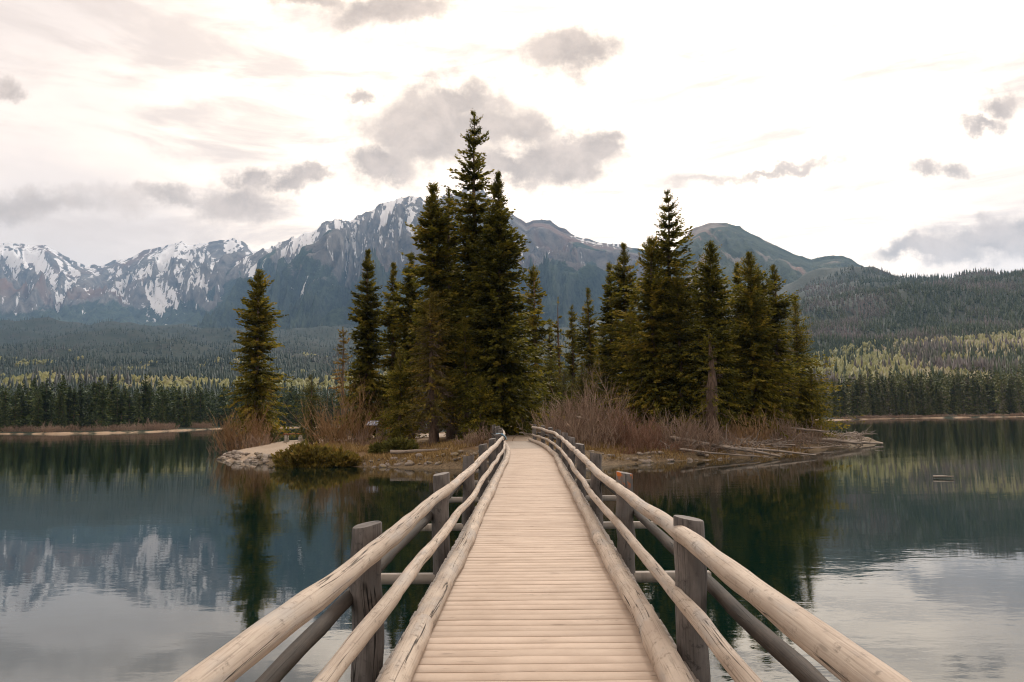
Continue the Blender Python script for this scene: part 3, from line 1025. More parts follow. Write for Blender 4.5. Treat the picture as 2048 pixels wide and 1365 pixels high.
def post_mesh(seed, mat, side):
    rg = np.random.default_rng(seed)
    b = MB()
    zt = np.array([-0.29, -0.1, 0.1, 0.3, 0.5, 0.65, 0.78, 0.843, 0.850])
    jx, jy = 0.008 * rg.standard_normal(9), 0.008 * rg.standard_normal(9)
    jx[6:], jy[6:] = jx[6], jy[6]
    P = np.stack([jx, jy, zt], 1)
    rad = 0.104 * (1.04 - 0.06 * (zt + 0.3)) * np.array([1, 1, 1, 1, 1, 1, 1, 0.99, 0.95])
    b.tube(P, rad, 16, True, 0.09, seed)
    V = b.V[0]
    tilt = np.clip((V[:, 2] - 0.4) / 0.43, 0, 1)
    V[:, 2] += tilt * (-side * 0.16 * V[:, 0] + rg.uniform(-0.10, 0.10) * V[:, 1])
    return b.mesh('post', mat, True)


PO = {sd: [post_mesh(40 + k + (sd > 0) * 10, M['post'], sd) for k in range(4)] for sd in (-1, 1)}
for k, py in enumerate(POSTY):
    for sd in (-1, 1):
        me = PO[sd][k % 4]
        if sd == 1 and k == 3:
            me = post_mesh(77, M['post_rot'], 1)
        hs = {2: 1.06, 3: 1.045}.get(k, 1.035) + random.uniform(-0.015, 0.015)
        link('post', me, bridge, (float(path_x(py)) + ((1.045 if sd == 1 else -1.12) if k == 2 else sd * 1.09), py, float(deck_z(py))), (random.uniform(-.012, .012), random.uniform(-.012, .012), random.uniform(-.25, .25)), (1, 1, hs))
    bm_ = MB()
    bm_.box((0, 0, 0), (4.15, 0.14, 0.105))
    link('cross_beam', bm_.mesh('cross_beam', M['beam']), bridge, (float(path_x(py)) + random.uniform(-.05, .08), py, float(deck_z(py)) - 0.3225), (0, 0, heading(py) + random.uniform(-.01, .01)))
    for sx in (-0.78, 0.78):
        zt = float(deck_z(py)) - 0.37
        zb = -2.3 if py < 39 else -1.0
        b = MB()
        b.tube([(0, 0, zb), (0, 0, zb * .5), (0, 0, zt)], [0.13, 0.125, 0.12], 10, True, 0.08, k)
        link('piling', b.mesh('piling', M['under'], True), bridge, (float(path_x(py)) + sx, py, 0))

# blue cloth strapped round the rail
c = rail_path(-0.975, HT, 25.9, 26.2, 0.03, 1)[1]
ro = empty('tied_cloth', (c[0], c[1], c[2]))
tag(ro, 'small blue cloth bundle strapped onto the top rail of the footbridge', 'cloth')
b = MB()
P = np.array([(-0.20, -0.05, 0.16), (-0.10, -0.02, 0.145), (0.02, 0.0, 0.125), (0.11, 0.02, 0.05), (0.15, 0.03, -0.05)])
b.tube(P, [0.03, 0.055, 0.06, 0.055, 0.03], 8, True, 0.3, 3, 0.55)
link('cloth', b.mesh('cloth', M['blue'], True), ro)
b = MB()
a = np.linspace(0, 2 * np.pi, 15)
b.tube(np.stack([0.102 * np.cos(a), a * 0 - 0.02, 0.102 * np.sin(a)], 1), 0.016, 6, False)
link('strap', b.mesh('strap', M['strap'], True), ro)


# ------------------------------------------------------------------ TREES
def crown_arrays(H, rmax, c0, nb, seed, K=7, per=4, frond=(0.24, 0.44), wid=0.26, prof=0.85, droop=0.5, holes=0.5, topthin=0.0, gap_az=None, tintb=0.35):
    rg = np.random.default_rng(seed)
    t = rg.random(nb) ** (1.0 if topthin == 0 else 1.0)
    if topthin:
        keep = rg.random(nb) > topthin * sstep(0.55, 0.7, t)
        t = t[keep]
        # whorls near the thin top
        t = np.where(t > 0.6, np.round(t * 26) / 26 + 0.004 * rg.standard_normal(len(t)), t)
    t = np.clip(t, 0, 0.995)
    nb = len(t)
    nw = int(H * (1 - c0) * 1.5) + 4
    wi = np.floor(t * nw)
    t = np.clip((wi + 0.5 + (t * nw - wi - 0.5) * 0.82) / nw, 0, 0.995)
    wl = rg.uniform(0.70, 1.18, nw + 1)[wi.astype(int)]
    z0 = H * (c0 + (1 - c0) * t)
    az = rg.uniform(0, 2 * np.pi, nb)
    lump = 1 + holes * (0.9 * perlin(t * 9 + seed, np.cos(az) * 1.2 + seed, 1) + 0.6 * perlin(t * 4, np.sin(az) * 1.0 + np.cos(az), 2))
    shape = (1 - t) ** prof * (0.72 + 0.28 * sstep(0, 0.10, t)) * np.interp(t, [0.72, 1.0], [1.0, 0.6])
    L = rmax * np.clip(shape * lump * wl * rg.uniform(0.55, 1.25, nb), 0.02, 2) + 0.10
    pit = np.interp(t, [0, 0.5, 0.8, 1], [-droop * 1.3, -droop * 0.6, 0.05, 0.75]) + 0.12 * rg.standard_normal(nb)
    u = (np.linspace(0.06, 1.0, K) ** 0.75)[None, :, None] + rg.uniform(-0.07, 0.07, (nb, K, per))
    hx, hy = np.cos(az)[:, None, None], np.sin(az)[:, None, None]
    Lb = L[:, None, None]
    sag = np.tan(pit)[:, None, None]
    cx = hx * Lb * u
    cy_ = hy * Lb * u
    cz = z0[:, None, None] + Lb * (sag * u + 0.22 * u ** 2)
    side = rg.choice([-1.0, 1.0], (nb, K, per)) * rg.uniform(0.15, 1.0, (nb, K, per))
    fl = rg.uniform(frond[0], frond[1], (nb, K, per)) * (1.15 - 0.45 * u) * np.clip(Lb / (0.6 * rmax), 0.16, 1.0) ** 0.75 * min(1.0, max(0.42, H / 15.0))
    dxh = hx * (1 - 0.35 * np.abs(side)) - hy * side
    dyh = hy * (1 - 0.35 * np.abs(side)) + hx * side
    dz = sag + 0.44 * u - 0.30 * rg.random((nb, K, per)) - 0.10
    D = np.stack([dxh, dyh, dz], -1)
    D /= np.linalg.norm(D, axis=-1)[..., None]
    up = np.stack([rg.normal(0, 1.0, u.shape), rg.normal(0, 1.0, u.shape), 0.7 * np.ones(u.shape)], -1)
    Wv = np.cross(D, up)
    Wv /= np.linalg.norm(Wv, axis=-1)[..., None] + 1e-9
    Nv = np.cross(Wv, D)
    C = np.stack([cx, cy_, cz], -1) + 0.05 * rg.standard_normal((*u.shape, 3))
    f = fl[..., None]
    a0 = C - D * f * 0.15
    a1 = C + D * f * 0.35 + Wv * f * wid - Nv * f * 0.10
    a2 = C + D * f
    a3 = C + D * f * 0.35 - Wv * f * wid - Nv * f * 0.10
    V = np.stack([a0, a1, a2, a3], -2).reshape(-1, 3)
    F = np.arange(len(V)).reshape(-1, 4)
    tb = np.clip(0.42 + tintb * rg.standard_normal(nb), 0, 1)
    tint = np.clip(tb[:, None, None] + 0.16 * rg.standard_normal(u.shape) + 0.16 * perlin(t * 5, np.cos(az) + seed, 4)[:, None, None], 0, 1)
    tint = np.repeat(tint.reshape(-1), 4)
    k = min(1.0, max(0.42, H / 15.0))
    n = 16
    zl = H * 0.992 - np.abs(rg.normal(0, 0.028 * H, n))
    an = rg.uniform(0, 2 * np.pi, n)
    tlt = rg.uniform(0.05, 0.5, n)
    Dl = np.stack([np.cos(an) * tlt, np.sin(an) * tlt, np.ones(n)], 1)
    Cl = np.stack([0 * zl, 0 * zl, zl], 1)
    Wl = np.stack([-np.sin(an), np.cos(an), 0 * an], 1) * 0.045 * k
    ll = rg.uniform(0.25, 0.5, n)[:, None] * k
    Vl = np.stack([Cl, Cl + Dl * ll * .4 + Wl, Cl + Dl * ll, Cl + Dl * ll * .4 - Wl], 1).reshape(-1, 3)
    V = np.concatenate([V, Vl])
    F = np.arange(len(V)).reshape(-1, 4)
    tint = np.concatenate([tint, np.full(len(Vl), 0.35)])
    return V, F, tint


def crown_mesh(name, H, rmax, c0, nb, seed, mat, **kw):
    V, F, tint = crown_arrays(H, rmax, c0, nb, seed, **kw)
    return fast_mesh(name, V, F, mat, {'tint': tint})


def trunk_mesh(H, r0, seed, mat, bend=0.0, lean=(0, 0), top=0.97, burl=0.0):
    rg = np.random.default_rng(seed)
    z = np.linspace(-0.35, H * top, 22)
    f = np.clip(z / H, 0, 1)
    x = lean[0] * f * H + bend * perlin(z / 4.0, z * 0 + seed, 1)
    y = lean[1] * f * H + bend * perlin(z / 4.0, z * 0 + seed + 5, 2)
    r_ = r0 * (1 - f) ** 0.85 * (1 + 0.35 * np.exp(-np.clip(z, 0, 99) / 0.6)) + 0.012
    if burl:
        r_ = r_ * (1 + burl * np.exp(-((z - 3.6) / 1.2) ** 2))
    b = MB()
    b.tube(np.stack([x, y, z], 1), r_, 10, True, 0.14, seed)
    return b.mesh('trunk', mat, True)


def sticks(H, c0, c1, rmax, n, seed, mat, rad=0.014, up=0.0, prof=0.3):
    rg = np.random.default_rng(seed)
    b = MB()
    for k in range(n):
        t = rg.random()
        z = H * (c0 + (c1 - c0) * t)
        L = rmax * rg.uniform(0.4, 1.0) * (1 - t) ** prof
        a = rg.uniform(0, 2 * np.pi)
        u = np.linspace(0, 1, 5)
        dr = up + rg.uniform(-0.35, 0.15)
        P = np.stack([np.cos(a) * L * u, np.sin(a) * L * u, z + L * (dr * u - 0.30 * u ** 2 + 0.22 * u ** 3)], 1)
        P[1:] += 0.05 * L * rg.standard_normal((4, 3))
        b.tube(P, rad * np.linspace(1.2, 0.4, 5), 3, False)
        for q in range(5):
            j = rg.integers(1, 4)
            d = rg.standard_normal(3) * np.array([1, 1, 0.6]) + np.array([np.cos(a), np.sin(a), -0.5])
            d /= np.linalg.norm(d)
            l2 = L * rg.uniform(0.15, 0.42)
            b.tube(np.stack([P[j], P[j] + d * l2 * 0.5, P[j] + d * l2 + np.array([0, 0, -0.12 * l2])]), rad * np.array([0.6, 0.5, 0.3]), 3, False)
    return b.mesh('dead_branches', mat)


ntree = [0]


def tree(px, top, base_y, Y, hw, label, cat='tree', name='spruce_tree', mat='spruce', c0=0.06, nb=520, prof=0.85, topthin=0.0, droop=0.5, holes=0.6, trunk='bark', tr=None, dead=0, deadc=(0.1, 0.5), deadr=0.7, lean=(0, 0), burl=0, bend=0.12, group=None, K=7, frond=(0.24, 0.44), per=4, skip_crown=False, tintb=0.3, wid=0.26):
    ntree[0] += 1
    sd = 100 + ntree[0] * 7
    pt = at(px, top, Y)
    x = pt.x
    zb = gz1(x, Y)
    H = pt.z - zb
    rmax = 1.12 * hw / FPX * Y
    o = empty(name, (x, Y, zb))
    tag(o, label, cat, group)
    tr = tr or (0.014 * H + 0.03)
    link('trunk', trunk_mesh(H, tr, sd, M[trunk], bend, lean, burl=burl), o)
    if not skip_crown:
        cr = link('crown', crown_mesh('crown', H, rmax, c0, int(nb * 0.92), sd, M[mat], prof=prof, topthin=topthin, droop=droop, holes=holes, K=K, frond=frond, per=per, tintb=tintb, wid=wid), o)
    if dead:
        link('dead_branches', sticks(H, deadc[0], deadc[1], rmax * deadr, dead, sd, M['deadtwig']), o)
    return o


GI = 'conifers growing on the island'
tree(517, 541, 880, 63, 52, 'lone dark spruce on the sandy point, standing apart from the island grove', c0=0.13, nb=760, prof=0.55, dead=46, deadc=(.06, .5), deadr=.55, trunk='palebark', tr=0.20, holes=.65)
tree(543, 765, 870, 66, 24, 'small green spruce growing close behind the lone spruce on the sandy point', nb=240, mat='young')
tree(622, 752, 885, 52, 40, 'young sparse spruce beside the orange benches, above the juniper', nb=230, mat='young', c0=.08, holes=.7, tintb=.2)
tree(736, 502, 860, 58, 50, 'dense conical spruce standing over the slanted information panel', nb=820, prof=.8)
tree(787, 528, 860, 61, 38, 'narrow dark spruce between the conical spruce and the island grove', nb=560, prof=.7)
tree(822, 509, 860, 58, 46, 'spruce with a pointed top at the edge of the tallest trees', nb=700, prof=.72)
tree(866, 373, 870, 50, 46, 'tall slim spruce with a dark spire beside the tallest tree', nb=760, prof=.5, c0=.22, holes=.75, dead=70, deadc=(.05, .5), deadr=.9, tr=.26)
tree(897, 380, 870, 52, 30, 'half-dead conifer with bare grey twigs squeezed between two tall spruces', nb=170, prof=.5, c0=.3, dead=150, deadc=(.12, .96), deadr=1.1, holes=.9, trunk='greybark')
tree(948, 226, 870, 51, 62, 'tallest spruce on the island with a thin open spire', nb=900, prof=.52, c0=.12, topthin=.35, holes=.6, dead=60, deadc=(.06, .6), deadr=.7, tr=.30)
tree(996, 348, 868, 48.5, 78, 'broad full spruce rising beside the end of the footbridge', nb=1250, prof=.72, c0=.02, droop=.45, tr=.30, K=8)
tree(862, 590, 885, 46.5, 54, 'rusty yellow-green pine with drooping branches at the front of the grove', name='pine_tree', mat='pine', c0=.22, nb=330, prof=.42, holes=.9, droop=.5, dead=170, deadc=(.1, .85), deadr=1.1, tr=.20, K=6)
tree(800, 700, 880, 49, 36, 'short bushy spruce in front of the grove near the lying log', nb=430, prof=.6)
tree(930, 640, 885, 47.5, 40, 'shaded spruce with dead lower limbs at the foot of the tallest tree', nb=250, prof=.5, c0=.28, dead=80, deadc=(.06, .5), deadr=1.0, tr=.17)
tree(1067, 533, 860, 62, 34, 'spruce with a bare pale trunk standing past the bridge end', nb=330, prof=.55, c0=.10, holes=.9, trunk='palebark', tr=.22, dead=50, deadc=(.3, .85), deadr=.8)
tree(1100, 640, 860, 68, 26, 'short spruce just behind the pale-trunked spruce', nb=330)
tree(1116, 598, 860, 72, 16, 'thin straggly spruce behind the tall willow thicket', nb=110, holes=.9, topthin=.4)
tree(1143, 612, 860, 70, 30, 'small slender spruce in the gap between the two groves', nb=380)
tree(1176, 578, 860, 67, 40, 'blue-green conical spruce in the gap, next to the slender one', nb=520)
tree(1218, 528, 860, 63, 34, 'narrow spruce touching the twin-topped grove beyond the willows', nb=430, prof=.7)
tree(1247, 490, 860, 60, 55, 'leafy spruce with upswept limbs above the tall willow thicket', nb=640, prof=.62, holes=.6)
tree(1334, 386, 860, 56, 71, 'tallest spruce of the grove behind the willows, with open spire', nb=1000, prof=.55, topthin=.3, c0=.05, tr=.30)
tree(1300, 478, 860, 55, 69, 'bushy olive spruce leaning on the tall spire behind the willows', nb=820, prof=.55, holes=.6)
tree(1355, 560, 860, 54, 60, 'wide dark spruce filling the foot of the tall spire', nb=640, prof=.55)
tree(1389, 540, 860, 61, 32, 'thin spruce with a bare dead tip beside the burly trunk', nb=380, prof=.65, dead=30, deadc=(.8, 1.05), deadr=.5)
tree(1420, 485, 860, 53, 53, 'spruce with a dense narrow crown behind the thick grey trunk', nb=720, prof=.6, c0=.08)
tree(1418, 660, 852, 48.5, 28, 'thick grey burly trunk with few branches above the willow bushes', nb=80, prof=.4, c0=.35, trunk='bark', tr=.40, burl=.35, holes=.9, dead=50, deadc=(.25, .9), deadr=1.2)
tree(1475, 528, 860, 60, 46, 'olive spruce tucked behind the broad dark spruce', nb=540, prof=.6)
tree(1498, 508, 860, 55, 69, 'broad dark spruce with a sharp tip near the driftwood shore', nb=980, prof=.68)
tree(1516, 538, 860, 59, 39, 'second narrow spire close behind the broad dark spruce', nb=430, prof=.7)
tree(1545, 533, 860, 57, 44, 'half-grey spruce with dead needles and a leaning trunk', nb=380, prof=.6, c0=.25, dead=120, deadc=(.25, .9), deadr=.95, trunk='greybark', tr=.2, holes=.7, lean=(.012, 0))
tree(1590, 595, 860, 61, 85, 'spreading dark spruce at the outer tip of the island', nb=860, prof=1.0, c0=.03, droop=.4)
tree(1560, 690, 860, 60, 53, 'short spruce filling the gap beside the outermost spruce', nb=420, prof=.8)
tree(1450, 640, 860, 64, 57, 'round-shouldered spruce deep inside the grove behind the trunk', nb=480, prof=.6)
tree(1262, 610, 860, 57, 46, 'short full spruce between the leafy spruce and the olive spruce', nb=460, prof=.6)
tree(1385, 640, 860, 57, 44, 'low spruce filling the gap beside the burly grey trunk', nb=430, prof=.6)
tree(1438, 560, 860, 62, 40, 'dark spruce behind the burly trunk, shoulder high to its neighbours', nb=480, prof=.6)
tree(1205, 650, 860, 64, 40, 'rounded low spruce at the inner edge of the willow-side grove', nb=400, prof=.6)
tree(1620, 740, 862, 60, 40, 'small drooping spruce under the outermost spreading spruce', nb=330, prof=.8)
tree(1100, 720, 860, 60, 40, 'low bushy spruce between the pale-trunked spruce and the saplings', nb=360, prof=.6)
tree(905, 470, 870, 54, 46, 'dark spruce hidden behind the tall slim spruce and the tallest one', nb=520, prof=.5)
tree(1045, 740, 855, 56, 50, 'low dark spruce closing the path beyond the bridge end', nb=520, prof=.5)
tree(960, 760, 870, 45.5, 40, 'bushy young spruce touching the railing at the bridge end', nb=300, prof=.5, mat='spruce', c0=.1)
tree(1128, 742, 860, 58, 32, 'yellow-green spruce sapling behind the tall willow thicket', mat='young', nb=260, prof=.7)
tree(1165, 735, 860, 59, 36, 'yellowish sapling with a loose crown beside the other sapling', mat='young', nb=280, prof=.7, holes=.7)
tree(686, 655, 860, 66, 18, 'bare thin larch with a few yellow tufts by the conical spruce', name='larch_tree', mat='pine', nb=40, prof=.4, c0=.35, holes=.9, dead=90, deadc=(.2, .98), deadr=1.6, trunk='greybark')


# willow bushes ----------------------------------------------------
def bush_mesh(w_, h, n, seed, mat, rad=0.016, twigs=5, spread=0.6):
    rg = np.random.default_rng(seed)
    segs = []
    # main stems
    P0 = np.stack([rg.normal(0, w_ * 0.26, n), rg.normal(0, w_ * 0.22, n), np.full(n, -0.1)], 1)
    out = P0[:, :2] / (np.linalg.norm(P0[:, :2], axis=1)[:, None] + 1e-6)
    ang = rg.uniform(0.05, spread, n)
    hh = h * rg.uniform(0.3, 1.0, n) * (0.8 + 0.35 * perlin(P0[:, 0] * 1.6, P0[:, 1] * 1.6, seed % 7)) * (1 - 0.45 * np.clip(np.linalg.norm(P0[:, :2], axis=1) / (w_ * 0.6), 0, 1))
    D = np.concatenate([out * np.sin(ang)[:, None] + rg.normal(0, .16, (n, 2)), np.cos(ang)[:, None]], 1)

    def curve(p, d, L, K, bendv):
        pts = [p]
        dd = d / np.linalg.norm(d, axis=1)[:, None]
        for k in range(K):
            dd = dd + rg.normal(0, 0.16, dd.shape) + bendv
            dd /= np.linalg.norm(dd, axis=1)[:, None]
            pts.append(pts[-1] + dd * (L / K)[:, None])
        return np.stack(pts, 1)
    main = curve(P0, D, hh, 5, np.array([0, 0, 0.05]))
    polys = [(main, rad)]
    for lev, (cnt, fr, rr_) in enumerate(((twigs, 0.42, 0.55), (3, 0.5, 0.4))):
        src = polys[-1][0]
        k = src.shape[1]
        idx = rg.integers(0, len(src), len(src) * cnt) if lev == 0 else rg.integers(0, len(src), int(len(src) * 0.9))
        j = rg.integers(max(1, k // 3), k - 1, len(idx))
        p = src[idx, j]
        d0 = src[idx, j + 1] - src[idx, j]
        seglen = np.linalg.norm(d0, axis=1)[:, None]
        d = d0 / seglen + rg.normal(0, 0.42, d0.shape)
        L = seglen[:, 0] * k * fr * rg.uniform(0.5, 1.1, len(idx))
        polys.append((curve(p, d, L, 3, np.array([0, 0, 0.10])), polys[-1][1] * rr_ + 0.003))
    Vs, Fs, Ts, n0 = [], [], [], 0
    tri = np.array([[1, 0, 0], [-0.5, 0.866, 0], [-0.5, -0.866, 0]])
    for (P, r_) in polys:
        nn, K, _ = P.shape
        tp = np.linspace(1.0, 0.45, K)[None, :, None, None] * r_
        V = P[:, :, None, :] + tri[None, None] * tp
        base = (np.arange(nn)[:, None, None] * K + np.arange(K - 1)[None, :, None]) * 3
        j = np.arange(3)[None, None]
        F = np.stack([base + j, base + (j + 1) % 3, base + 3 + (j + 1) % 3, base + 3 + j], -1).reshape(-1, 4)
        Vs.append(V.reshape(-1, 3))
        Fs.append(F + n0)
        tt = np.clip(rg.normal(0.5, 0.28, nn), 0, 1)
        Ts.append(np.repeat(tt, K * 3))
        n0 += nn * K * 3
    return fast_mesh('bare_twigs', np.concatenate(Vs), np.concatenate(Fs), mat, {'tint': np.concatenate(Ts)})


def bush(px, top, Y, wpx, label, mat='willow', n=66, seed=1, rad=0.021, twigs=5, spread=0.6):
    p = at(px, top, Y)
    zb = gz1(p.x, Y)
    h = (p.z - zb) * 1.12
    o = link('willow_bush', bush_mesh(wpx / FPX * Y, h, n, seed, M[mat], rad, twigs, spread), None, (p.x, Y, zb))
    return tag(o, label, 'bush')


bush(1120, 772, 45.5, 90, 'tall tangled leafless willow close beside the bridge railing end', n=117, seed=1)
bush(1190, 745, 47.5, 120, 'tallest reddish-grey willow thicket beyond the bridge railing', n=156, seed=2, twigs=6)
bush(1160, 800, 44.3, 120, 'mauve willow clump in front of the tallest thicket by the bridge', n=132, seed=3)
bush(1255, 790, 46.5, 110, 'dark red willow thicket next to the tallest one', 'willow_red', n=148, seed=4)
bush(1290, 835, 45.3, 90, 'low rust-red willow tangle above the grassy bank', 'willow_red', n=117, seed=5)
bush(1350, 790, 47.5, 120, 'pale fan-shaped willow in front of the wide dark spruce', n=148, seed=6)
bush(1400, 828, 46.8, 100, 'grey willow at the foot of the burly grey trunk', n=109, seed=7)
bush(1492, 800, 51, 78, 'golden-brown upright willow below the broad dark spruce', 'willow_gold', n=109, seed=8)
bush(1555, 812, 53, 90, 'mauve willow leaning over the driftwood pile', n=117, seed=9)
bush(1615, 828, 57, 80, 'thin willow at the outer tip under the spreading spruce', n=78, seed=10)
bush(1450, 845, 49, 70, 'low willow tuft between burly trunk and golden willow', n=70, seed=11)
bush(692, 732, 51, 110, 'large brown willow fanning out beside the juniper', 'willow_gold', n=101, seed=12, rad=.020, spread=.75)
bush(740, 842, 49.5, 110, 'low grey-brown willow in front of the information panel', n=109, seed=13)
bush(660, 815, 53, 70, 'brown willow touching the young sparse spruce', 'willow_gold', n=70, seed=14)
bush(487, 790, 60, 80, 'brown leafless willow at the foot of the lone spruce', 'willow_gold', n=117, seed=15)
bush(455, 830, 61, 60, 'thin willow hanging over the water at the point', n=62, seed=16)
bush(520, 850, 58, 70, 'low mauve willow tuft on the sandy point', n=70, seed=17)
bush(965, 842, 42.5, 70, 'bare brown shrub beside the bridge rail and blue cloth', 'willow', n=70, seed=18)
bush(935, 860, 43.5, 60, 'scrubby brown shrub below the shaded spruce', 'willow', n=54, seed=19)
bush(1572, 762, 54.5, 26, 'pale bare sapling in front of the half-grey spruce', 'willow_gold', n=10, seed=20, rad=.022, twigs=6, spread=.3)

bush(1335, 872, 45.6, 90, 'knee-high rusty scrub at the root of the long driftwood trunk', 'willow_red', n=117, seed=31, rad=.016)
bush(1395, 878, 45.9, 90, 'knee-high mauve scrub behind the branch tangle', n=117, seed=32, rad=.016)
bush(1470, 872, 48, 90, 'knee-high golden scrub beside the upright white dead stem', 'willow_gold', n=117, seed=33, rad=.016)
bush(1540, 866, 52, 90, 'low brown scrub behind the level grey pole', n=117, seed=34, rad=.016)
bush(1640, 862, 58, 80, 'low brown scrub along the reddish fallen trunk', n=104, seed=35, rad=.016)
bush(1240, 888, 44.2, 60, 'low rusty scrub on the grassy bank next to the bridge posts', 'willow_red', n=78, seed=36, rad=.014)


def juniper(px, top, Y, wpx, label, seed, mat='juniper', nb=260):
    p = at(px, top, Y)
    zb = gz1(p.x, Y)
    h = p.z - zb
    rg = np.random.default_rng(seed)
    rx = wpx / 2 / FPX * Y
    n = nb * 14
    th_, ph = rg.uniform(0, 2 * np.pi, n), np.arccos(rg.uniform(0, 1, n))
    lump = 0.80 + 0.55 * fbm(np.cos(th_) * 2 + seed, ph * 2.4 + np.sin(th_) * 2, 3, seed)
    q = rg.uniform(0.55, 1.0, n) ** 0.5 * lump
    C = np.stack([rx * q * np.sin(ph) * np.cos(th_), rx * 0.55 * q * np.sin(ph) * np.sin(th_), h * q * np.cos(ph) + 0.05], 1)
    D = np.stack([np.cos(th_) * np.sin(ph), np.sin(th_) * np.sin(ph), 0.5 + 0.4 * np.cos(ph)], 1) + rg.normal(0, 0.4, (n, 3))
    D /= np.linalg.norm(D, axis=1)[:, None]
    Wv = np.cross(D, rg.normal(0, 1, (n, 3)))
    Wv /= np.linalg.norm(Wv, axis=1)[:, None]
    f = rg.uniform(0.16, 0.34, n)[:, None]
    V = np.stack([C - D * f * .3, C + D * f * .3 + Wv * f * .3, C + D * f, C + D * f * .3 - Wv * f * .3], 1).reshape(-1, 3)
    tint = np.repeat(np.clip(0.45 + 0.22 * rg.standard_normal(n) + 0.4 * (lump - 0.8), 0, 1), 4)
    o = empty('juniper_shrub', (p.x, Y, zb))
    tag(o, label, 'shrub')
    link('foliage', fast_mesh('foliage', V, np.arange(len(V)).reshape(-1, 4), M[mat], {'tint': tint}), o)
    link('stem', sticks(h, 0.0, 0.6, rx * 0.9, 24, seed, M['bark'], 0.02, 0.35), o)


juniper(614, 893, 43.2, 135, 'large spreading olive-brown juniper overhanging the stony waterline', 3, nb=420)
juniper(680, 906, 43.0, 90, 'rounded juniper end patch beside the large spreading juniper', 4, nb=200)
juniper(798, 884, 44.5, 62, 'small bright green juniper on the bank below the lying log', 5, 'young', 150)
juniper(762, 892, 44.6, 46, 'low flat juniper mat next to the bright green juniper', 6, 'young', 90)

# ------------------------------------------------------------------ shore stones
def stone_mesh(seed):
    rg = np.random.default_rng(seed)
    n, mth = 9, 6
    V, F = [], []
    for a in range(mth + 1):
        ph = math.pi * a / mth
        for b_ in range(n):
            t_ = 2 * math.pi * b_ / n
            d = np.array([math.sin(ph) * math.cos(t_), math.sin(ph) * math.sin(t_), math.cos(ph)])
            k = 1 + 0.30 * float(perlin(d[0] * 1.4 + seed * 3, d[1] * 1.4 + d[2] * 1.9, seed % 9))
            d = np.sign(d) * np.abs(d) ** 0.85
            V.append(d * k * np.array([0.5, 0.36, 0.27]))
    for a in range(mth):
        for b_ in range(n):
            F.append([a * n + b_, (a + 1) * n + b_, (a + 1) * n + (b_ + 1) % n, a * n + (b_ + 1) % n])
    return fast_mesh('stone', V, F, M['rock'], smooth=False)


SM = [stone_mesh(k) for k in range(8)]


def stones(n, a, b_, s0, s1, label, group, inl=(-0.25, 1.0)):
    pts = [np.array(ground(*FRONT[k])[:2]) for k in range(a, b_ + 1)]
    for k in range(n):
        j = random.randrange(len(pts) - 1)
        f = random.random()
        p = pts[j] * (1 - f) + pts[j + 1] * f
        off = random.uniform(*inl)
        x, y = p[0] + random.uniform(-.2, .2), p[1] + off
        sc = random.uniform(s0, s1) * random.choice([0.6, 0.8, 1.0, 1.25])
        z = max(gz1(x, y), -0.12)
        o = link('shore_stone', random.choice(SM), None, (x, y, z + 0.06 * sc), (random.uniform(-.25, .25), random.uniform(-.25, .25), random.uniform(0, 6.3)), (sc * 1.15, sc, sc * random.uniform(.8, 1.15)))
        tag(o, label, 'stone', group)


stones(90, 0, 5, 0.2, 0.55, 'pale grey stone along the waterline of the sandy point', 'stones around the sandy point', (-.2, 1.3))
stones(48, 5, 9, 0.18, 0.50, 'mossy brown stone along the bank between juniper and bridge', 'stones on the bank beside the bridge')
stones(30, 11, 14, 0.15, 0.42, 'small grey stone on the grassy bank below the red willows', 'stones below the red willows')

stones(42, 13, 18, 0.15, 0.45, 'dark wet stone at the waterline under the driftwood', 'stones under the driftwood', (-.3, .5))


# dry grass on the banks and under the trees
def grass(n, xr, yr, dmin, dmax, hgt, seed, name):
    rg = np.random.default_rng(seed)
    x, y = rg.uniform(*xr, n * 4), rg.uniform(*yr, n * 4)
    d = poly_dist(x, y)
    k = (d > dmin) & (d < dmax) & (fbm(x * .5, y * .5, 3, seed) > -0.15) & (sand_mask(x, y) < 0.3)
    x, y = x[k][:n], y[k][:n]
    n = len(x)
    z = island_z(x, y)
    h = hgt * rg.uniform(0.4, 1.1, n)
    a = rg.uniform(0, 2 * np.pi, n)
    wv = np.stack([np.cos(a), np.sin(a), a * 0], 1) * 0.017
    tip = np.stack([rg.normal(0, .35, n), rg.normal(0, .35, n), np.ones(n)], 1) * h[:, None]
    P = np.stack([x, y, z - 0.03], 1)
    V = np.stack([P - wv, P + wv, P + tip * .6 + wv * .7, P + tip], 1).reshape(-1, 3)
    o = link(name, fast_mesh(name, V, np.arange(len(V)).reshape(-1, 4), M['grass'], {'tint': np.repeat(rg.random(n), 4)}))
    tag(o, 'dry straw-coloured grass covering the island bank', 'grass', kind='stuff')


grass(52000, (-26, 26), (39, 54), 0.05, 5, 0.30, 5, 'dry_grass')

# ------------------------------------------------------------------ driftwood
GD = 'driftwood logs on the island shore'


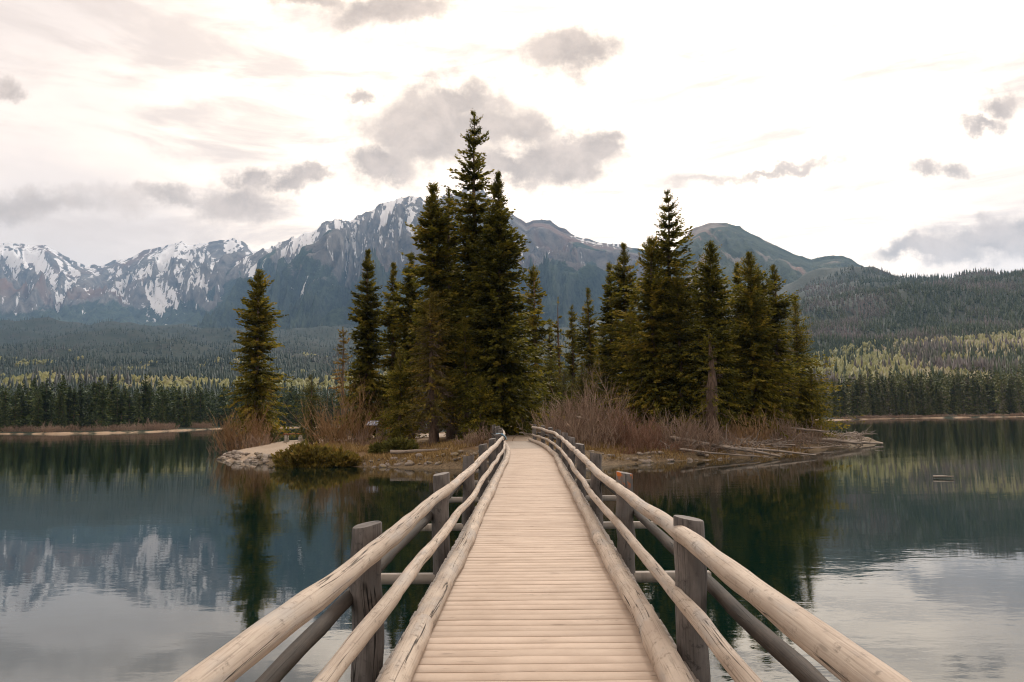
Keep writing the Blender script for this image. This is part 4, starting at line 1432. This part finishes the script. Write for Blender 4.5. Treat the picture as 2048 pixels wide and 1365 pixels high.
def drift(pa, Ya, pb, Yb, r_, label, seed, branches=0, z0=None):
    A, B = at(pa[0], pa[1], Ya), at(pb[0], pb[1], Yb)
    rg = np.random.default_rng(seed)
    u = np.linspace(0, 1, 14)[:, None]
    P = np.array(A)[None] * (1 - u) + np.array(B)[None] * u
    L = (B - A).length
    P += np.stack([0.02 * L * perlin(u[:, 0] * 3, u[:, 0] * 0 + seed, 1)] * 3, 1) * np.array([.4, 1, .5])
    o = MB()
    o.tube(P, r_ * np.linspace(1.1, 0.55, 14), 8, True, 0.2, seed)
    root = empty('driftwood_log', tuple(A))
    lg = link('log', o.mesh('log', M['drift'], True), root)
    lg.location = -A
    if branches:
        bb = MB()
        for k in range(branches):
            j = rg.integers(2, 13)
            d = rg.normal(0, 1, 3)
            d[2] = abs(d[2]) * 0.8 + 0.1
            d /= np.linalg.norm(d)
            l2 = rg.uniform(.3, 1.0)
            Q = np.stack([P[j], P[j] + d * l2 * .5 + rg.normal(0, .05, 3), P[j] + d * l2 + rg.normal(0, .09, 3)])
            bb.tube(Q, np.array([.02, .015, .007]) * (r_ / .1), 5, False)
        br = link('branch_stub', bb.mesh('branch_stub', M['drift'], True), root)
        br.location = -A
    tag(root, label, 'log', GD)


drift((1335, 875), 46.5, (1560, 912), 45.6, .11, 'long pale driftwood trunk sloping down through the branch tangle into the water', 1, 18)
drift((1440, 893), 46.6, (1632, 910), 46.0, .085, 'slim bleached pole reaching farthest out over the water', 2, 14)
drift((1568, 856), 56, (1660, 864), 55, .09, 'bleached pole propped above the water beyond the mauve willow', 3, 4)
drift((1560, 870), 57, (1722, 887), 58, .15, 'reddish-brown fallen trunk lying along the outer spit', 4, 10)
drift((1590, 876), 58, (1765, 888), 62, .14, 'dark half-sunken trunk at the very end of the spit', 5, 10)
drift((1470, 890), 49, (1590, 890), 50, .07, 'thin grey pole lying level behind the branch tangle', 6, 5)
drift((1360, 900), 44.9, (1520, 914), 44.8, .06, 'thin pale branch at the waterline under the long driftwood trunk', 7, 12)
drift((1488, 886), 49, (1516, 896), 48, .05, 'short grey stick poking from the orange grass', 8, 2)
drift((1452, 882), 48.5, (1453, 848), 48.5, .035, 'curved white dead stem standing upright beside the low willow tuft', 9, 3)
drift((1600, 896), 53, (1700, 893), 58, .06, 'drowned branch just off the spit, parallel to the shore', 10, 6)
drift((1866, 953.2), 30.75, (1907, 953.6), 30.5, .045, 'pale stick floating alone on the open water', 11, 0)
drift((1750, 894), 56.3, (1768, 895), 55.2, .03, 'tiny forked twig floating off the end of the spit', 12, 1)
drift((796, 879), 49, (826, 875), 49.5, .13, 'short grey log lying behind the bright green juniper', 13, 0)
drift((1006, 859), 52, (1088, 859), 52.4, .17, 'weathered log laid across the dirt path beyond the bridge', 14, 0)
drift((780, 905), 43.4, (905, 899), 43.6, .10, 'dark rotten log half buried in the bank beside the bridge', 15, 4)
drift((1152, 834), 46.2, (1186, 842), 46.0, .07, 'pale broken branch caught in the tall willow thicket', 16, 2)

rg = np.random.default_rng(5)
b = MB()
for k in range(1100):
    px = rg.uniform(1325, 1600) if rg.random() < .75 else rg.uniform(1600, 1730)
    yb = np.interp(px, [1325, 1480, 1600, 1730], [918, 914, 901, 889])
    p = np.array(ground(px, yb - rg.uniform(-1, 14) * (1.0 if px < 1600 else .5), 0.05))
    p[2] = max(gz1(p[0], p[1]), 0.0) + rg.uniform(0, .38)
    d = rg.normal(0, 1, 3) * np.array([1.3, .8, .32])
    d /= np.linalg.norm(d)
    L = rg.uniform(.35, 1.5)
    Q = np.stack([p, p + d * L * .35 + rg.normal(0, .05, 3), p + d * L * .7 + rg.normal(0, .09, 3), p + d * L + rg.normal(0, .12, 3)])
    Q[:, 2] = np.maximum(Q[:, 2], -0.03)
    b.tube(Q, np.array([.034, .028, .021, .010]) * rg.uniform(.6, 1.5), 5, False)
tag(link('branch_tangle', b.mesh('branch_tangle', M['drift'], True)), 'tangle of bleached dead branches piled on the island shore', 'branches', kind='stuff')


# ------------------------------------------------------------------ benches, table, panel, pallet
def bench(px0, px1, ytop, Y, label, rz=0.0, name='bench'):
    A, B = at(px0, ytop, Y), at(px1, ytop, Y)
    L = (B - A).length
    cx = (A.x + B.x) / 2
    zb = gz1(cx, Y)
    h = max(A.z - zb, 0.42)
    o = empty(name, (cx, Y, zb), rz)
    tag(o, label, 'bench', 'orange plank benches')
    for k in range(3):
        bb = MB()
        bb.box((0, -0.17 + 0.17 * k, h - 0.04), (L, 0.15, 0.08))
        link('seat_plank', bb.mesh('seat_plank', M['orange']), o)
    for s_ in (-1, 1):
        bb = MB()
        bb.box((s_ * L * 0.36, 0, (h - 0.08) / 2 - 0.05), (0.22, 0.40, h - 0.08 + 0.104))
        bb.box((s_ * L * 0.36, 0, 0.02), (0.34, 0.50, 0.10))
        link('support', bb.mesh('support', M['concrete']), o)
    return o


bench(568, 606, 867.5, 60, 'orange plank bench on pale supports at the edge of the sand', .05)
bench(773, 798, 856, 57, 'orange plank bench beside a dark slender trunk behind the low willow', .05)
bench(803, 820, 855, 59, 'short orange plank bench half hidden by the bushy spruce', .1)
bench(650, 722, 857, 59, 'long orange plank bench hidden behind the large brown willow', .05)
# picnic table
c_ = at(644, 862, 58)
zb = gz1(c_.x, 58)
o = empty('picnic_table', (c_.x, 58, zb))
tag(o, 'orange plank picnic table on pale legs behind the young sparse spruce', 'table')
ht = max(c_.z - zb, 0.7)
for k in range(4):
    bb = MB()
    bb.box((0, -0.27 + 0.18 * k, ht), (1.3, 0.165, 0.06))
    link('top_plank', bb.mesh('top_plank', M['orange']), o)
for s_ in (-1, 1):
    bb = MB()
    bb.box((0, s_ * 0.68, ht * 0.6), (1.3, 0.26, 0.06))
    link('seat_plank', bb.mesh('seat_plank', M['orange']), o)
    bb = MB()
    bb.box((s_ * 0.45, 0, ht / 2 - 0.06), (0.16, 0.5, ht + 0.05))
    bb.box((s_ * 0.45, 0, ht * 0.56 - 0.01), (0.10, 1.5, 0.07))
    link('leg', bb.mesh('leg', M['concrete']), o)
# information panel
c_ = at(744, 847, 55)
zb = gz1(c_.x, 55)
o = empty('information_panel', (c_.x, 55, zb))
tag(o, 'slanted white and blue information panel above the low willow', 'sign')
hh = c_.z - zb
bb = MB()
bb.box((0, 0, 0), (0.88, 0.62, 0.03))
pl = link('panel', bb.mesh('panel', M['panel']), o, (0, 0, hh), (R(32), 0, 0))
bb = MB()
for sx in (-1, 1):
    bb.box((sx * 0.46, 0, 0), (0.045, 0.66, 0.05))
for sy in (-1, 1):
    bb.box((0, sy * 0.33, 0), (0.875, 0.045, 0.05))
link('frame', bb.mesh('frame', M['post']), o, (0, 0, hh), (R(32), 0, 0))
for sx in (-1, 1):
    bb = MB()
    bb.box((sx * 0.33, 0.03, (hh - 0.02) / 2 - 0.1), (0.09, 0.09, hh + 0.18))
    link('leg', bb.mesh('leg', M['post']), o)
# dark slender stake
# slatted pallet leaning
c_ = at(925, 866, 50)
zb = gz1(c_.x, 50)
o = empty('wooden_pallet', (c_.x, 50, zb), R(-28))
tag(o, 'pale slatted wooden pallet leaning near the shaded trunks', 'pallet')
for k in range(5):
    bb = MB()
    bb.box((-0.30 + 0.15 * k, 0, 0.42), (0.095, 0.022, 0.86))
    s_ = link('slat', bb.mesh('slat', M['beam']), o, None, (R(-14), 0, 0))
for zz_ in (0.12, 0.70):
    bb = MB()
    bb.box((0, 0.045, zz_), (0.74, 0.07, 0.09))
    link('bearer', bb.mesh('bearer', M['beam']), o, None, (R(-14), 0, 0))


# ------------------------------------------------------------------ FAR SHORE FOREST (single trees)
FARM = []
for k in range(7):
    H = 1.0
    FARM.append(crown_mesh('crown', 12.0, [1.9, 1.6, 2.2, 1.4, 1.8, 1.25, 1.5][k], 0.05, [210, 190, 220, 180, 200, 170, 160][k], 900 + k, M['farspruce'], K=4, per=3, frond=(0.5, 0.9), wid=.36, prof=[.8, .7, .85, .6, .75, .55, .6][k], holes=.5, tintb=.22))
FARG = []
for k in range(6):
    FARG.append(crown_mesh('crown', 12.0, [1.15, 1.0, 1.3, 0.9, 1.1, .95][k], 0.06, [170, 160, 180, 150, 160, 130][k], 950 + k, M['greyconifer'], K=4, per=3, frond=(0.45, 0.85), wid=.34, prof=[.55, .5, .6, .45, .5, .45][k], holes=.5, tintb=.22))
FTR = trunk_mesh(12.0, 0.17, 5, M['bark'])
FTG = trunk_mesh(12.0, 0.15, 6, M['greybark'])


def far_tree(s, Y, H, meshes, tr, label, group, name='conifer_tree'):
    z = float(terrain_z(np.array([s]), np.array([Y]))[0])
    o = empty(name, (s * Y, Y, z - 0.1), random.uniform(0, 6.3))
    k = H / 12.0
    wv = random.uniform(.85, 1.2)
    o.scale = (k * wv, k * wv, k)
    tag(o, label, 'tree', group)
    link('trunk', tr, o)
    link('crown', random.choice(meshes), o)


for k in range(165):
    px = random.uniform(-40, 520) if k < 135 else random.uniform(520, 720)
    s = tan_se(px, 840)[0]
    row = random.random()
    Y = float(shoreY(np.array([s]))[0]) + 10 + 55 * row ** 1.3
    H = random.uniform(7.5, 11.5) + 3.0 * row
    if random.random() < .13:
        H *= 1.25
    if row < .2 and random.random() < .5:
        H *= .6
    far_tree(s, Y, H, FARM, FTR, 'dark green conifer in the forest edge behind the mauve far-shore willows', 'forest edge behind the far-shore willows')
for k in range(140):
    px = random.uniform(1600, 2110)
    s = tan_se(px, 840)[0]
    row = random.random()
    Y = float(shoreY(np.array([s]))[0]) + 8 + 60 * row ** 1.2
    H = random.uniform(10.5, 16.0)
    if row < .25:
        H *= random.uniform(.5, .95)
    far_tree(s, Y, H, FARG, FTG, 'slim grey-green conifer lining the far shore below the pale aspen slope', 'conifers lining the shore below the aspen slope')

WB = [bush_mesh(4.5, 3.0, 70, 700 + k, M['willow'], 0.035, 5, .5) for k in range(4)]
for k in range(44):
    px = random.uniform(-30, 430)
    s = tan_se(px, 850)[0]
    Y = float(shoreY(np.array([s]))[0]) + random.uniform(6.5, 11)
    z = float(terrain_z(np.array([s]), np.array([Y]))[0])
    o = link('shore_willow', random.choice(WB), None, (s * Y, Y, z - .05), (0, 0, random.uniform(0, 6.3)), random.uniform(.7, 1.15))
    tag(o, 'mauve leafless willow on the sandy far shore before dark conifers', 'bush', 'willows on the sandy far shore')

for k in range(46):
    px = random.uniform(1650, 2080)
    s = tan_se(px, 840)[0]
    Y = float(shoreY(np.array([s]))[0]) + random.uniform(2.5, 7)
    z = float(terrain_z(np.array([s]), np.array([Y]))[0])
    o = link('shore_willow', random.choice(WB), None, (s * Y, Y, z - .05), (0, 0, random.uniform(0, 6.3)), (1.2, 1.2, random.uniform(.35, .7)))
    tag(o, 'low brown scrub willow fringing the shore below the aspen slope', 'bush', 'scrub willows on the shore below the aspen slope')


# ------------------------------------------------------------------ slope forests (beyond counting)
def cone_forest(name, n, s0, s1, y0, y1, hgt, rad_, seed, tint_fn, keep_fn, mat, label, tiers=3, sides=5, pw=1.0, rnd=False):
    rg = np.random.default_rng(seed)
    s = rg.uniform(s0, s1, n)
    Y = y0 * (y1 / y0) ** (rg.random(n) ** pw)
    k = keep_fn(s, Y, rg)
    s, Y = s[k], Y[k]
    X = s * Y
    n = len(s)
    Z = terrain_z(s, Y) - 0.6
    h = hgt * rg.uniform(0.6, 1.2, n)
    r_ = rad_ * rg.uniform(0.75, 1.25, n)
    tint = tint_fn(s, Y, rg)
    Vs, Fs, Ts = [], [], []
    base = 0
    th_ = np.linspace(0, 2 * np.pi, sides, endpoint=False)[None] + rg.uniform(0, 6.3, n)[:, None]
    for q in range(tiers):
        if rnd:
            zb_, zt_ = [(0.30, 1.0), (0.15, 0.8), (0.45, 0.9)][q % 3]
            rr_ = r_ * [0.8, 1.0, 0.9][q % 3]
        else:
            zb_ = 0.04 + 0.86 * q / tiers * 0.92
            zt_ = min(1.0, zb_ + 1.5 / tiers)
            rr_ = r_ * (1 - q / tiers * 0.78)
        jit = rg.uniform(0.6, 1.25, (n, sides))
        ring = np.stack([X[:, None] + np.cos(th_) * rr_[:, None] * jit, Y[:, None] + np.sin(th_) * rr_[:, None] * jit, Z[:, None] + h[:, None] * (zb_ + 0.07 * rg.standard_normal((n, sides)))], -1)
        ap = np.stack([X + r_ * .12 * rg.standard_normal(n), Y, Z + h * zt_], -1)[:, None]
        V = np.concatenate([ring, ap], 1).reshape(-1, 3)
        bi = base + np.arange(n)[:, None] * (sides + 1)
        j = np.arange(sides)[None]
        F = np.stack([bi + j, bi + (j + 1) % sides, bi + sides + 0 * j], -1).reshape(-1, 3)
        Vs.append(V)
        Fs.append(F)
        Ts.append(np.repeat(np.clip(tint + 0.08 * rg.standard_normal(n), 0, 1), sides + 1))
        base += n * (sides + 1)
    o = link(name, fast_mesh(name, np.concatenate(Vs), np.concatenate(Fs), M[mat], {'tint': np.concatenate(Ts)}))
    return tag(o, label, 'forest', kind='stuff')


def spiky_forest(name, n, s0, s1, back0, back1, hgt, wid_, seed, tint0, tints, mat, label):
    rg = np.random.default_rng(seed)
    tv = [crown_arrays(12.0, 1.7 * wid_, 0.06, 46, 3000 + seed * 10 + k, K=3, per=1, frond=(0.9, 1.5), wid=.36, prof=[.8, .65, .7, .6][k], holes=.5, tintb=.2) for k in range(4)]
    s_ = rg.uniform(s0, s1, n)
    Y = shoreY(s_) + back0 + (back1 - back0) * rg.random(n) ** 0.9
    Z = terrain_z(s_, Y) - 0.3
    Vs, Ts = [], []
    for k, (V, F, tt) in enumerate(tv):
        m_ = np.arange(n) % 4 == k
        q = int(m_.sum())
        h = hgt * rg.uniform(0.55, 1.18, q) / 12.0
        an = rg.uniform(0, 2 * np.pi, q)
        ca, sa = np.cos(an)[:, None] * h[:, None], np.sin(an)[:, None] * h[:, None]
        P = np.stack([V[None, :, 0] * ca - V[None, :, 1] * sa + (s_[m_] * Y[m_])[:, None], V[None, :, 0] * sa + V[None, :, 1] * ca + Y[m_][:, None], V[None, :, 2] * h[:, None] + Z[m_][:, None]], -1)
        Vs.append(P.reshape(-1, 3))
        tr_ = np.clip(tint0 + tints * rg.standard_normal(q), 0, 1)[:, None] + (tt[None] - 0.42) * 0.6
        Ts.append(np.clip(tr_, 0, 1).ravel())
    V = np.concatenate(Vs)
    o = link(name, fast_mesh(name, V, np.arange(len(V)).reshape(-1, 4), M[mat], {'tint': np.concatenate(Ts)}))
    return tag(o, label, 'forest', kind='stuff')


def t_right(s, Y, rg):
    X = s * Y
    g = fbm(X / 120, Y / 170, 4, 51)
    return np.clip(0.36 + 0.75 * g + 0.10 * rg.standard_normal(len(s)) - 0.12 * sstep(0.55, 0.7, s), 0, 1)


def t_left(s, Y, rg):
    X = s * Y
    return np.clip(0.28 + 0.45 * fbm(X / 200, Y / 260, 4, 53) + 0.08 * rg.standard_normal(len(s)), 0, 1)


def k_noasp(s, Y, rg):
    return rg.random(len(s)) > aspen_mask(s, Y) * 0.88


def k_asp(s, Y, rg):
    return rg.random(len(s)) < aspen_mask(s, Y)


sR0, sR1 = tan_se(1480, 700)[0], tan_se(2180, 700)[0]
sL0, sL1 = tan_se(-120, 700)[0], tan_se(1480, 700)[0]
cone_forest('slope_forest', 16000, sR0, sR1, 400, 2250, 13, 1.9, 1, t_right, k_noasp, 'slope', 'mixed green and dead grey conifers covering the ridge slope', pw=.75)
cone_forest('valley_forest', 22000, sL0, sL1, 340, 3000, 12.5, 2.2, 2, t_left, k_noasp, 'slope_blue', 'blue-green conifer forest covering the valley floor and foothills', pw=.8, tiers=2)
spiky_forest('near_forest', 850, sL0, tan_se(800, 700)[0], 24, 150, 12.5, 1.0, 4, .36, .2, 'farspruce', 'dark conifer forest behind the far-shore forest edge')
spiky_forest('lakeside_forest', 720, sR0, sR1, 26, 130, 15.0, 0.72, 6, .48, .26, 'greyconifer', 'grey-green conifer forest behind the shore below the aspen slope')
cone_forest('aspen_grove', 12000, sR0, sR1, 420, 900, 7.0, 3.0, 3, lambda s, Y, rg: np.clip(0.33 + .5 * fbm(s * Y / 50, Y / 70, 3, 54) + .25 * (s > .44) + .12 * rg.standard_normal(len(s)), 0, 1), k_asp, 'aspen', 'yellow-green and bare aspens in a pale band across the slope', tiers=3, rnd=True)
cone_forest('aspen_meadow', 13000, sL0, tan_se(1000, 700)[0], 560, 1600, 6.0, 3.6, 5, lambda s, Y, rg: np.clip(0.35 + .4 * fbm(s * Y / 60, Y / 70, 3, 55) + .12 * rg.standard_normal(len(s)), 0, 1), k_asp, 'aspen', 'yellow-green aspens in pale patches beyond the dark forest', tiers=3, rnd=True)

# ------------------------------------------------------------------ haze
hz = MB()
hz.box((0, 3000, 828.5), (17600, 14400, 1663))
hm = bpy.data.materials.new('haze_air')
hm.use_nodes = True
ht_ = NT(hm.node_tree)
ht_.n.clear()
pv = ht_.add('ShaderNodeVolumePrincipled')
pv.inputs['Color'].default_value = (0.38, 0.63, 1.0, 1)
pv.inputs['Density'].default_value = 7.2e-5
pv.inputs['Anisotropy'].default_value = 0.1
ho = ht_.add('ShaderNodeOutputMaterial')
ht_.l.new(pv.outputs[0], ho.inputs['Volume'])
tag(link('haze', hz.mesh('haze', hm)), 'thin pale blue evening haze over the whole valley', 'haze', kind='stuff')
